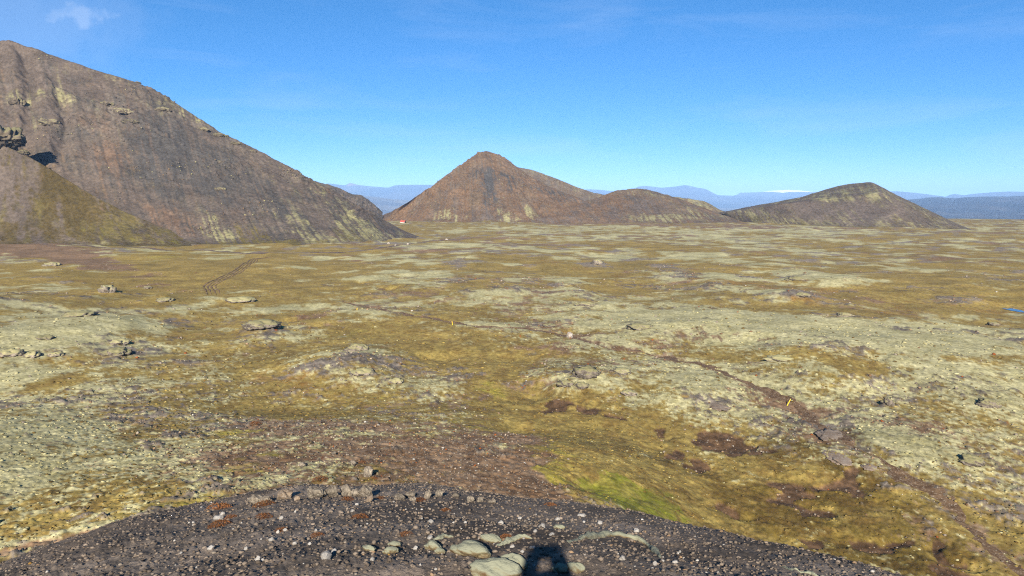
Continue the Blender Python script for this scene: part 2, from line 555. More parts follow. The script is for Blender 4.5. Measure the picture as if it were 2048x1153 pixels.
PATCH = [
    # (class, u, v, half width px, half height px, weight)
    # left foreground
    ('pale', 60, 690, 190, 26, 1.0), ('pale', 250, 655, 130, 14, .7), ('rock', 60, 715, 130, 8, 1.1), ('rock', 240, 712, 60, 9, .9),
    ('rock', 200, 690, 50, 7, .9), ('rock', 160, 632, 50, 6, .8), ('rock', 330, 640, 40, 5, .6),
    ('pale', 150, 800, 240, 60, .7), ('pale', 60, 900, 150, 60, .9), ('pale', 300, 800, 180, 40, .4),
    ('pale', 100, 545, 160, 22, .5), ('pale', 300, 590, 160, 14, .5), ('olive', 380, 560, 170, 26, .7), ('olive', 300, 525, 160, 18, .9),
    ('yellow', 280, 515, 110, 10, .9), ('yellow', 200, 520, 40, 6, .6), ('olive', 480, 555, 160, 30, .7),
    ('pale', 440, 600, 70, 8, .7), ('olive', 300, 760, 200, 12, .5), ('olive', 150, 765, 110, 9, .5),
    ('olive', 700, 600, 260, 34, .55), ('olive', 700, 540, 200, 20, .5), ('yellow', 620, 505, 150, 6, .4),
    ('brown', 580, 640, 32, 7, 1.5), ('brown', 640, 650, 45, 6, 1.2), ('soil', 575, 640, 22, 5, 1.6),
    ('yellow', 690, 562, 60, 5, 1.0), ('yellow', 765, 574, 60, 4, .9), ('soil', 716, 565, 30, 3.2, 4.2), ('soil', 774, 576, 26, 3.2, 4.2),
    ('yellow', 730, 660, 60, 8, 1.0), ('olive', 900, 620, 200, 40, .4), ('yellow', 980, 650, 40, 5, .8),
    # mounds in the middle
    ('pale', 690, 720, 110, 22, 1.0), ('rock', 700, 745, 110, 13, 1.0), ('rock', 715, 695, 26, 6, 1.2), ('rock', 560, 695, 80, 12, .5),
    ('pale', 860, 780, 110, 22, .8), ('pale', 700, 790, 150, 24, .5), ('pale', 1110, 745, 80, 14, .7), ('pale', 1300, 790, 150, 34, .9),
    ('pale', 1390, 830, 90, 26, .9), ('rock', 1165, 743, 30, 9, 1.3), ('rock', 1150, 765, 40, 6, 1.0), ('rock', 1240, 745, 40, 6, .9),
    ('rock', 1130, 765, 30, 7, 1.0), ('rock', 1250, 785, 28, 6, .9), ('brown', 1280, 830, 40, 10, .7),
    ('olive', 870, 690, 60, 16, .6), ('green', 868, 705, 36, 9, 1.9), ('olive', 960, 690, 130, 26, 1.1), ('yellow', 950, 685, 70, 12, .8),
    ('olive', 1060, 720, 60, 8, 1.3), ('green', 1055, 712, 40, 5, 1.4), ('yellow', 1010, 780, 40, 20, 1.1), ('olive', 1060, 830, 70, 26, 1.3),
    ('yellow', 1100, 800, 90, 10, .9), ('green', 1090, 795, 60, 7, 1.2), ('green', 1000, 778, 16, 10, 1.6), ('olive', 980, 740, 50, 14, .8),
    # green swale in front
    ('green', 1200, 968, 88, 44, 2.9), ('green', 1285, 1003, 84, 26, 2.6), ('green', 1370, 1035, 84, 20, 2.2), ('green', 1140, 922, 50, 16, 1.7), ('dkolive', 1400, 970, 170, 60, .9), ('dkolive', 1560, 1040, 200, 60, 1.0), ('dkolive', 1750, 1110, 220, 50, 1.0), ('dkolive', 1300, 910, 150, 40, .6), ('dkolive', 1900, 1110, 120, 50, .7), ('dkolive', 1600, 745, 150, 20, .9), ('dkolive', 560, 800, 120, 12, .6), ('dkolive', 240, 960, 140, 40, .6), ('dkolive', 870, 700, 60, 14, .9), ('dkolive', 1100, 830, 110, 24, .6), ('yellow', 1090, 915, 60, 40, 1.3),
    ('yellow', 1180, 1015, 110, 26, 1.7), ('olive', 1300, 950, 170, 60, .55), ('olive', 1500, 1040, 230, 60, .5), ('olive', 1700, 1110, 260, 50, .5), ('brown', 1500, 980, 170, 60, .45), ('rock', 1650, 1000, 200, 70, .25), ('brown', 1750, 1060, 200, 60, .4),
    ('green', 1500, 1085, 160, 24, 1.7), ('green', 1700, 1140, 180, 22, 1.4), ('yellow', 1100, 960, 60, 26, 1.4), ('yellow', 1060, 850, 120, 26, .7),
    ('olive', 1250, 880, 160, 40, .8), ('ochre', 1560, 1060, 200, 40, .4), ('ochre', 1850, 1130, 150, 40, .4), ('pale', 1800, 1040, 110, 34, .55),
    ('pale', 1560, 930, 70, 26, .6), ('olive', 1950, 1080, 110, 60, .6),
    # trail apron, slabs
    ('brown', 1580, 810, 80, 24, 1.6), ('brown', 1700, 850, 130, 16, 1.2), ('brown', 1650, 880, 60, 18, 1.5), ('brown', 1850, 860, 200, 14, .9),
    ('brown', 1500, 775, 70, 12, 1.0), ('rust', 1590, 830, 60, 7, 1.4), ('rock', 1665, 868, 40, 9, 1.9), ('rock', 1680, 915, 42, 12, 1.9), ('rock', 1430, 815, 40, 12, 1.2),
    ('rock', 1740, 935, 20, 7, 1.5), ('pale', 1800, 890, 170, 26, 1.2), ('pale', 1880, 930, 120, 30, .7), ('brown', 1900, 890, 160, 14, .6),
    ('olive', 1600, 745, 160, 24, 1.3), ('olive', 1500, 730, 90, 16, .9), ('brown', 1460, 700, 60, 6, .6), ('yellow', 1560, 760, 60, 10, .6),
    ('ochre', 1780, 780, 160, 16, .3),
    # right middle: big pale swells
    ('pale', 1470, 645, 240, 22, 1.3), ('pale', 1620, 680, 260, 24, .9), ('pale', 1830, 740, 240, 40, .65), ('pale', 1950, 680, 140, 22, .6),
    ('rock', 1560, 720, 60, 8, 1.6), ('rock', 1630, 705, 50, 5, 1.4), ('rock', 1280, 655, 60, 10, 1.3), ('rock', 1370, 650, 50, 4, 1.0), ('rock', 1500, 630, 60, 3, .8),
    ('rock', 1170, 610, 40, 8, 1.5), ('rock', 1100, 650, 26, 6, 1.7), ('brown', 1130, 660, 40, 8, 1.0), ('brown', 1080, 690, 36, 7, 1.0),
    ('rock', 1690, 632, 26, 4, 1.1), ('rock', 1990, 800, 60, 18, .7), ('rock', 1300, 680, 90, 12, .5),
    ('ochre', 1500, 570, 90, 5, 1.1), ('ochre', 1700, 610, 130, 7, 1.0), ('ochre', 1460, 572, 40, 3, 1.0), ('ochre', 1950, 615, 90, 5, 1.1),
    ('pale', 1430, 552, 70, 5, 1.3), ('pale', 1580, 585, 60, 4, 1.3), ('pale', 1160, 582, 60, 5, 1.4), ('pale', 1980, 552, 70, 4, 1.2), ('rock', 1590, 558, 34, 3, 1.3),
    ('rock', 1600, 592, 40, 4, 1.1), ('brown', 1650, 598, 40, 3, 1.2), ('rock', 1195, 529, 40, 3, 1.3), ('rock', 1700, 560, 24, 3, 1.1),
    ('brown', 1960, 608, 60, 4, .8),
    # far plain
    ('pale', 1200, 460, 500, 7, .55), ('pale', 1600, 475, 500, 10, .35), ('brown', 1300, 449, 220, 4, 1.6), ('brown', 1560, 457, 150, 3.0, 1.6),
    ('brown', 1250, 471, 260, 1.3, 1.2), ('brown', 1620, 475, 200, 1.3, .9), ('brown', 900, 482, 80, 4, 1.1), ('brown', 860, 500, 140, 3.5, .8), ('brown', 1020, 474, 170, 1.6, 1.2),
    ('brown', 1850, 464, 120, 1.6, .9), ('brown', 1040, 526, 45, 3, .9), ('pale', 1060, 452, 200, 3, .7), ('olive', 900, 460, 160, 6, .6),
    ('brown', 1930, 525, 120, 2.5, .8), ('pale', 1980, 455, 140, 5, .3),
    # dark scree foot of the rise on the left
    ('brown', 0, 484, 60, 8, 3.2), ('brown', 60, 494, 60, 9, 3.6), ('brown', 120, 509, 50, 9, 3.8), ('brown', 175, 524, 44, 8, 3.8), ('brown', 230, 539, 40, 7, 3.6), ('brown', 285, 555, 36, 6, 3.3), ('brown', 335, 569, 32, 5, 3.0), ('brown', 385, 582, 30, 4, 2.4), ('yellow', 340, 528, 190, 20, 1.0), ('olive', 420, 545, 200, 24, .7), ('brown', 330, 530, 220, 30, -.5), ('rock', 330, 535, 260, 36, -.4),
    # brown stony shoulder below the gravel
    ('brown', 760, 860, 300, 30, .4), ('brown', 1000, 930, 130, 34, .5), ('brown', 420, 890, 120, 34, .5), ('yellow', 700, 930, 240, 40, .75), ('rock', 760, 930, 240, 40, .6), ('rust', 760, 920, 260, 40, .35), ('ochre', 860, 900, 200, 40, .4), ('yellow', 420, 985, 130, 14, 1.0), ('dkolive', 650, 900, 260, 50, .5),
    ('brown', 640, 900, 260, 50, .6), ('brown', 860, 910, 200, 44, .45), ('brown', 430, 920, 110, 40, .6), ('brown', 560, 845, 80, 14, 1.5), ('brown', 960, 960, 110, 22, .8),
    ('brown', 1060, 985, 70, 20, 1.5), ('brown', 720, 960, 220, 20, 1.0), ('brown', 470, 935, 90, 26, .9), ('soil', 520, 845, 45, 7, 2.6),
    ('soil', 600, 940, 110, 10, .8), ('yellow', 900, 955, 120, 20, .7), ('olive', 780, 945, 180, 26, .5), ('pale', 1230, 985, 190, 90, -1.3), ('yellow', 1230, 1000, 150, 60, .7), ('olive', 1150, 960, 130, 60, .5), ('rock', 700, 880, 90, 10, .8), ('rock', 880, 900, 90, 14, .6), ('rust', 760, 905, 160, 30, .9), ('rust', 560, 900, 130, 40, .7),
    ('rust', 1000, 990, 90, 14, .9), ('yellow', 440, 870, 90, 7, 1.7), ('yellow', 520, 915, 50, 9, 2.4), ('yellow', 480, 945, 60, 12, 1.6), ('yellow', 730, 845, 50, 8, 1.0),
    ('olive', 500, 820, 160, 16, 1.0), ('olive', 300, 960, 180, 40, .6), ('ochre', 250, 930, 150, 30, .7), ('olive', 120, 1030, 160, 40, .8), ('yellow', 100, 1040, 120, 26, .5),
    ('pale', 160, 1000, 40, 6, .8), ('yellow', 320, 1010, 110, 8, 1.4), ('brown', 110, 1090, 90, 10, 2.2), ('pale', 120, 1075, 110, 7, 1.5), ('brown', 310, 1032, 60, 4, 1.6), ('yellow', 140, 1118, 120, 5, 1.8),
    ('brown', 300, 860, 60, 12, .8), ('brown', 250, 930, 70, 18, .4), ('olive', 620, 830, 120, 10, .8), ('yellow', 960, 850, 80, 14, .8), ('yellow', 820, 865, 70, 9, .8),
]
for cl, u, v, ru, rv, w in PATCH:
    c, rx, ry, e = frame_at(u, v, ru, rv)
    rm_ = 2.3 * max(rx, ry)
    m = np.nonzero((np.abs(wx - c[0]) < rm_) & (np.abs(wy - c[1]) < rm_))[0]
    if not len(m):
        continue
    dx = wx[m] - c[0]; dy = wy[m] - c[1]
    q = ((dx * e[0] + dy * e[1]) / ry) ** 2 + ((dx * e[1] - dy * e[0]) / rx) ** 2
    S[cl][m] += w * np.exp(-(q ** 1.3) * 0.8)
for c, rx, ry, e in _HL:
    rm_ = 2.0 * max(rx, ry)
    m = np.nonzero((np.abs(gx - c[0]) < rm_) & (np.abs(gy - c[1]) < rm_))[0]
    dx = wx[m] - c[0]; dy = wy[m] - c[1]
    q = ((dx * e[0] + dy * e[1]) / ry) ** 2 + ((dx * e[1] - dy * e[0]) / rx) ** 2
    S['soil'][m] += 6.4 * np.exp(-(q ** 2) * 0.9)
    S['yellow'][m] += 0.4 * np.exp(-((np.sqrt(q) - 1.5) / 0.4) ** 2)
dt = pdist(gx, gy, TRAIL)
S['brown'] += 1.0 * np.exp(-(dt / (2.0 + 1.0 * n8a)) ** 2)
SWALE = poly([(740, 668), (820, 690), (900, 702), (960, 735), (1005, 775), (1060, 825), (1110, 880), (1150, 925), (1200, 965), (1300, 1010), (1420, 1050)])
dsw = pdist(wx, wy, SWALE)
S['yellow'] += 1.0 * np.exp(-(dsw / 4.5) ** 2)
S['olive'] += 0.8 * np.exp(-(dsw / 7.0) ** 2)
S['pale'] -= 0.9 * np.exp(-(dsw / 6.0) ** 2)
dr_ = pdist(gx, gy, ROAD)
S['brown'] += 0.9 * np.exp(-(dr_ / 6.0) ** 2)
# the dark gravel dome we stand on
eaz = np.array([-1.4, azim(0, 1150), azim(150, 1090), azim(300, 1034), azim(600, 990), azim(900, 990), azim(1200, 1036), azim(1450, 1103), azim(1640, 1150), azim(2048, 1200), 1.4, 3.2])
er = np.array([8.8, 8.8, 9.8, 11.0, 12.2, 12.2, 10.3, 9.2, 8.2, 7.0, 6.6, 6.6])
edge = np.interp(ga, eaz, er) * (1 + 0.05 * fbm(ga * 26, gr_ * 0.0, 4, 41) + 0.05 * fbm(gx / 0.5, gy / 0.5, 3, 42))
gravel = smooth(1.07, 0.95, gr_ / edge)
gravel = np.maximum(gravel, (np.abs(ga) > 1.4) * smooth(60, 30, gr_))
S['dark'] += gravel * 9.0
steep = smooth(1.0, 1.15, gr_ / edge) * smooth(45, 30, gr_) * smooth(0.07, 0.16, ga)
S['brown'] += 1.2 * steep

names = list(S)
SH = 7.5
arr = np.stack([S[k] for k in names], 0) * SH
arr -= arr.max(0)
W = np.exp(arr); W /= W.sum(0)
Wd = dict(zip(names, W))

var = {  # second colour inside each class
    'pale': ('pale', 'pale2'), 'olive': ('olive', 'olive2'), 'rock': ('rock', 'rock2'), 'brown': ('brown2', 'brown'),
    'ochre': ('ochre', 'olive2'), 'yellow': ('yellow', 'olive'), 'green': ('green', 'olive'), 'rust': ('rust', 'brown'),
    'dkolive': ('dkolive', 'dkol2'), 'dark': ('dark', 'dark2'), 'soil': ('soil', 'brown')}
mixv = np.clip(0.5 + 0.55 * n2c + 0.45 * nsb, 0, 1)
col = np.zeros((gx.size, 3), dtype=np.float32)
for k in names:
    c0, c1 = C[var[k][0]], C[var[k][1]]
    mv = mixv if k not in ('green',) else mixv * 0.5
    col += (Wd[k] * (1 - mv))[:, None] * c0 + (Wd[k] * mv)[:, None] * c1
# individual tufts and stones stay a little different from each other
grain = fbm(gx / (0.004 * gr_ + 0.25), gy / (0.010 * gr_ + 0.25), 2, 51)
col *= (1.0 + 0.16 * nsa + 0.10 * n8c)[:, None]
# far country: bare lava and sand
far = smooth(1300, 3200, gr_)[:, None]
fcol = lin(120, 112, 100) * K * (1 + 0.25 * fbm(gx / 300, gy / 90, 4, 61))[:, None]
col = col * (1 - far) + fcol * far

# fine relief ---------------------------------------------------------------
pl = smooth(14, 30, gr_)
soft = Wd['dkolive'] + Wd['pale'] + Wd['olive'] + Wd['yellow'] + Wd['ochre'] + Wd['green'] * 0.2
amp = 1 - smooth(600, 1400, gr_)
dz = pl * amp * (0.02 + 0.98 * smooth(34, 55, gr_)) * (0.06 * n2a * soft + 0.06 * np.abs(nsa) * soft + 0.05 * soft * np.clip(n8b, -1, 1) + 0.05 * nqa * soft + 0.04 * nqb
                 + Wd['rock'] * (0.28 * fbm(gx / 1.6, gy / 1.6, 4, 71, ridged=True) + 0.12)
                 + Wd['brown'] * (0.10 * fbm(gx / 0.6, gy / 0.6, 3, 72)) - 0.07 * Wd['brown'] - 0.15 * Wd['soil'])
nearm = gravel > 0.02
cx, cv = cells(gx[nearm] / 0.055, gy[nearm] / 0.055, 5)
cx2, cv2 = cells(gx[nearm] / 0.021, gy[nearm] / 0.021, 15)
gp = np.clip(0.5 - cx, 0, 1) * (0.6 + 0.6 * cv) * 0.034 + np.clip(0.5 - cx2, 0, 1) * 0.014
gp += 0.05 * fbm(gx[nearm] / 1.3, gy[nearm] / 1.3, 4, 81) * smooth(1.5, 3.0, gr_[nearm])
dz[nearm] = dz[nearm] * (1 - gravel[nearm]) + gp * gravel[nearm]
shade = 1.0 + 0.22 * np.clip(cv, -1, 1) * gravel[nearm] + 0.16 * cv2 * gravel[nearm]
col[nearm] *= shade[:, None]
# worn paths lie a little below the moss
dk = pdist(gx, gy, TRACK)
dz = dz * (0.25 + 0.75 * smooth(0.8, 2.4, dt)) * (0.2 + 0.8 * smooth(2.0, 5.0, dr_)) * (0.2 + 0.8 * smooth(1.5, 3.5, dk))
dz -= 0.22 * (1 - smooth(0.55, 1.5, dt)) + 0.30 * (1 - smooth(1.8, 3.6, dr_)) + 0.25 * (1 - smooth(1.4, 2.8, dk))
# pond basin
PC = hit(2030, 620)
pr_ = np.hypot((gx - PC[0]) / 1.0, (gy - PC[1]) / 1.0)
gz = gz * smooth(6, 16, pr_) + (PC[2] - 0.25) * (1 - smooth(6, 16, pr_))
dz *= smooth(4, 14, pr_)
gz = gz + dz
GZ = gz.reshape(NR, NA)
col = np.clip(col, 0.01, 0.8)


def grid_mesh(name, X, Y, Z, colr, mat, wrap=False, parent=None, cap=False):
    nr, nc = X.shape
    co = np.stack([X.ravel(), Y.ravel(), Z.ravel()], 1).astype(np.float32)
    ii = np.arange(nr - 1)[:, None] * nc
    cc = nc if wrap else nc - 1
    jj = np.arange(cc)[None, :]
    j2 = (jj + 1) % nc
    a = ii + jj; b = ii + j2; c = ii + nc + j2; d = ii + nc + jj
    q = np.stack([a, b, c, d], -1).reshape(-1, 4)
    me = bpy.data.meshes.new(name)
    extra = 0
    if cap:
        extra = 1
    me.vertices.add(len(co)); me.vertices.foreach_set('co', co.ravel())
    nl = q.size + (nc if cap else 0)
    me.loops.add(nl)
    li = q.ravel()
    if cap:
        li = np.concatenate([li, np.arange(nc)[::-1]])
    me.loops.foreach_set('vertex_index', li.astype(np.int32))
    npol = len(q) + extra
    me.polygons.add(npol)
    ls = np.arange(len(q)) * 4
    if cap:
        ls = np.concatenate([ls, [q.size]])
    me.polygons.foreach_set('loop_start', ls.astype(np.int32))
    me.update(calc_edges=True)
    me.polygons.foreach_set('use_smooth', np.ones(npol, dtype=bool))
    if colr is not None:
        at = me.attributes.new('Col', 'FLOAT_COLOR', 'POINT')
        at.data.foreach_set('color', np.concatenate([colr, np.ones((len(co), 1))], 1).astype(np.float32).ravel())
    me.materials.append(mat)
    o = bpy.data.objects.new(name, me); COL.objects.link(o)
    if parent:
        o.parent = parent
    return o


M_GROUND = terrain_mat('moss_and_gravel', 1.1, 0.09, 0.05, 0.36, 1.62, speck=False)
ground = grid_mesh('ground', GX[:, ::-1], GY[:, ::-1], GZ[:, ::-1], col.reshape(NR, NA, 3)[:, ::-1].reshape(-1, 3), M_GROUND, wrap=True)
ground['kind'] = 'structure'


def ground_z(x, y):
    """height of the finished ground mesh by bilinear lookup"""
    x = np.atleast_1d(np.asarray(x, float)); y = np.atleast_1d(np.asarray(y, float))
    r = np.hypot(x, y); az = np.arctan2(x, y)
    ja = np.clip(np.searchsorted(AZ, az) - 1, 0, NA - 2); jr = np.clip(np.searchsorted(R, r) - 1, 0, NR - 2)
    fa = np.clip((az - AZ[ja]) / (AZ[ja + 1] - AZ[ja]), 0, 1); fr = np.clip((r - R[jr]) / (R[jr + 1] - R[jr]), 0, 1)
    return ((GZ[jr, ja] * (1 - fa) + GZ[jr, ja + 1] * fa) * (1 - fr) + (GZ[jr + 1, ja] * (1 - fa) + GZ[jr + 1, ja + 1] * fa) * fr)


def ghit(u, v):
    return hit(u, v, ground_z)


# ------------------------------------------------------------------ hills: lofted from foot line over crest line to the back
M_HILL = terrain_mat('scree_and_moss', 0.35, 0.04, 0.3, 0.55, 1.45, speck=False)
M_FAR = terrain_mat('far_rock', 0.05, 0.006, 6.0, 0.8, 1.2, speck=False)


def curve3(pts, n):
    """pts: (u, v, distance) -> n world points, rounded a little"""
    P = []
    for u, v, r in pts:
        d = ray(u, v); h = math.hypot(d[0], d[1])
        if r is None or r < 0:            # on the plain, or so many metres behind that
            r = CAM_Z * h / max(-d[2], 1e-3) + (-r if r else 0.0)
        P.append((d[0] / h * r, d[1] / h * r, CAM_Z + d[2] / h * r))
    P = np.array(P)
    t = np.linspace(0, 1, len(P))
    tt = np.linspace(0, 1, n)
    o = np.stack([np.interp(tt, t, P[:, k]) for k in range(3)], 1)
    w = max(3, int(n / len(P) * 0.7)) | 1
    k = np.hanning(w + 2)[1:-1]; k /= k.sum()
    h = w // 2
    for c in range(3):
        ext = np.concatenate([2 * o[0, c] - o[1:h + 1, c][::-1], o[:, c], 2 * o[-1, c] - o[-h - 1:-1, c][::-1]])
        o[:, c] = np.convolve(ext, k, mode='valid')
    return o


def project(x, y, z):
    dz_ = z - CAM_Z
    f = y * math.cos(PITCH) - dz_ * math.sin(PITCH)
    d = -(y * math.sin(PITCH) + dz_ * math.cos(PITCH))
    return 1024 + F * x / f, 576.5 + F * d / f


def loft(name, curves, segs, n, base, patches, seed, rough=1.0, rill=1.0, mat=None, foot_ext=10.0, pal=None, sharp=4.2,
         streak=(3.0, 45.0), crag=0.0, gullies=()):
    """curves: foot ... crest lists of (u,v,r); segs: rows and profile power between them; a back slope is added"""
    cs = [curve3(c, n) for c in curves]
    cs[0][:, 2] = -0.3
    rowsP = []
    f0 = cs[0].copy()
    rad = f0[:, :2] / np.linalg.norm(f0[:, :2], axis=1)[:, None]
    low = f0.copy(); low[:, :2] -= rad * foot_ext; low[:, 2] -= 3.0 + foot_ext * 0.05
    rowsP.append(low)
    tn = [-0.02]
    for i, (nr, pw) in enumerate(segs):
        for k in range(nr):
            t = k / nr
            p = cs[i] * (1 - t) + cs[i + 1] * t
            p[:, 2] = cs[i][:, 2] + (cs[i + 1][:, 2] - cs[i][:, 2]) * t ** pw
            rowsP.append(p); tn.append(i + t)
    top = cs[-1]; nb = 24
    run = np.maximum((top[:, 2] - (cs[0][:, 2])) * 1.9, 3.0)[:, None]
    radt = top[:, :2] / np.linalg.norm(top[:, :2], axis=1)[:, None]
    for k in range(nb + 1):
        t = k / nb
        p = top.copy(); p[:, :2] += radt * run * t
        p[:, 2] = top[:, 2] - (top[:, 2] - cs[0][:, 2] + 6) * (t ** 1.3)
        rowsP.append(p); tn.append(len(segs) + t)
    G = np.stack(rowsP, 0)                        # rows, n, 3
    nr = G.shape[0]
    tn = np.array(tn)
    dS = np.linalg.norm(np.diff(G, axis=1), axis=2).mean(0)
    Sm = np.concatenate([[0], np.cumsum(dS)])
    dT = np.linalg.norm(np.diff(G, axis=0), axis=2)
    Tm = np.concatenate([np.zeros((1, n)), np.cumsum(dT, 0)], 0)
    S2 = np.broadcast_to(Sm, (nr, n)).copy(); T2 = Tm
    tt = np.broadcast_to(tn[:, None], (nr, n))
    nseg = len(segs)
    fade = smooth(0.0, 0.12, tt) * smooth(nseg + 1.0, nseg + 0.4, tt)
    hgt = np.clip((cs[-1][:, 2] - cs[0][:, 2]) / 25.0, 0.15, 1.0)[None, :]
    rl = fbm(S2 / 7.0, T2 / 90.0, 4, seed, ridged=True)
    nz = fbm(S2 / 26.0, T2 / 26.0, 5, seed + 1)
    nzf = fbm(S2 / 5.0, T2 / 5.0, 3, seed + 2)
    cr = np.clip(fbm(S2 / 12.0, T2 / 7.0, 4, seed + 3, ridged=True) - 0.1, 0, 2) * smooth(0.35, 0.75, tt)
    disp = fade * hgt * (rill * 0.45 * rl * smooth(nseg * 1.0, nseg * 0.7, tt) + rough * (1.1 * nz + 0.3 * nzf) + crag * cr * smooth(-0.1, 0.5, fbm(S2 / 60.0, T2 / 30.0, 2, seed + 9)))
    U0, V0 = project(G[..., 0], G[..., 1], G[..., 2])
    for gpts, gw, gd in gullies:
        st_ = []
        for u, v in gpts:
            dd = (U0 - u) ** 2 + (V0 - v) ** 2 + np.where(tt <= nseg, 0, 1e9)
            k = np.unravel_index(np.argmin(dd), dd.shape)
            st_.append((S2[k], T2[k]))
        gdist = pdist(S2 + 3 * nz, T2, np.array(st_))
        disp = disp - gd * np.exp(-(gdist / gw) ** 2) * fade + 0.35 * gd * np.exp(-((gdist - 2.2 * gw) / gw) ** 2) * fade
    X = G[..., 0].copy(); Y = G[..., 1].copy(); Z = G[..., 2] + disp * 0.75
    rr = np.hypot(X, Y)
    X -= X / rr * disp * 0.6; Y -= Y / rr * disp * 0.6
    # colours
    st = fbm(S2 / streak[0], T2 / streak[1], 4, seed + 5)
    st2 = fbm(S2 / (streak[0] * 4), T2 / (streak[1] * 1.5), 3, seed + 6)
    iso = fbm(S2 / 9.0, T2 / 9.0, 5, seed + 7)
    sm = fbm(S2 / 2.2, T2 / 2.2, 3, seed + 8)
    SS = {}
    for j, (k, b0) in enumerate(base.items()):
        SS[k] = b0 + 0.30 * fbm(S2 / streak[0], T2 / streak[1], 3, seed + 20 + j) + 0.3 * fbm(S2 / 20, T2 / 20, 4, seed + 40 + j) \
            + 0.25 * fbm(S2 / 3.0, T2 / 3.0, 3, seed + 60 + j)
    if 'olive' in SS:
        SS['olive'] = SS['olive'] + 1.3 * smooth(0.07, 0.0, tt) * (1 + 0.6 * iso)
    U, V = project(X, Y, Z)
    frontm = tt <= nseg
    wS = S2 + 5.0 * fbm(S2 / 14, T2 / 14, 3, seed + 80) + 2.0 * st
    wT = T2 + 8.0 * fbm(S2 / 14, T2 / 14, 3, seed + 81) + 6.0 * st
    for cl, u, v, ds, dtm, w in patches:
        dd = (U - u) ** 2 + (V - v) ** 2 + np.where(frontm, 0, 1e9)
        k = np.unravel_index(np.argmin(dd), dd.shape)
        q = ((wS - S2[k]) / ds) ** 2 + ((wT - T2[k]) / dtm) ** 2
        SS[cl] = SS[cl] + w * np.exp(-(q ** 1.2) * 0.8) * np.clip(0.72 + 0.55 * st + 0.25 * sm, 0.1, 1.3)
    ks = list(SS)
    ar = np.stack([SS[k] for k in ks], 0) * sharp
    ar -= ar.max(0)
    Wt = np.exp(ar); Wt /= Wt.sum(0)
    cl = np.zeros((nr, n, 3))
    for k, wgt in zip(ks, Wt):
        cl += wgt[..., None] * pal[k]
    cl *= (1 + 0.05 * st + 0.10 * iso + 0.12 * sm)[..., None]
    cl = np.clip(cl, 0.01, 0.8)
    o = grid_mesh(name, X, Y, Z, cl.reshape(-1, 3), mat or M_HILL)
    o['kind'] = 'structure'
    return o, X, Y, Z, U, V, frontm


KH = 0.40
PAL = {'plum': lin(126, 112, 101) * KH, 'grey': lin(100, 95, 90) * KH, 'rusty': lin(146, 120, 99) * KH, 'tan': lin(140, 118, 92) * KH,
       'pale': lin(178, 170, 124) * KH, 'olive': lin(128, 114, 64) * KH, 'yellow': lin(148, 138, 62) * KH, 'rock': lin(140, 128, 114) * KH,
       'brown': lin(142, 112, 83) * KH, 'dkol': lin(106, 90, 50) * KH}

HILLS = {}


def foot(u, v):
    c = hit(u, v, H0)
    return (u, v, math.hypot(c[0], c[1]))


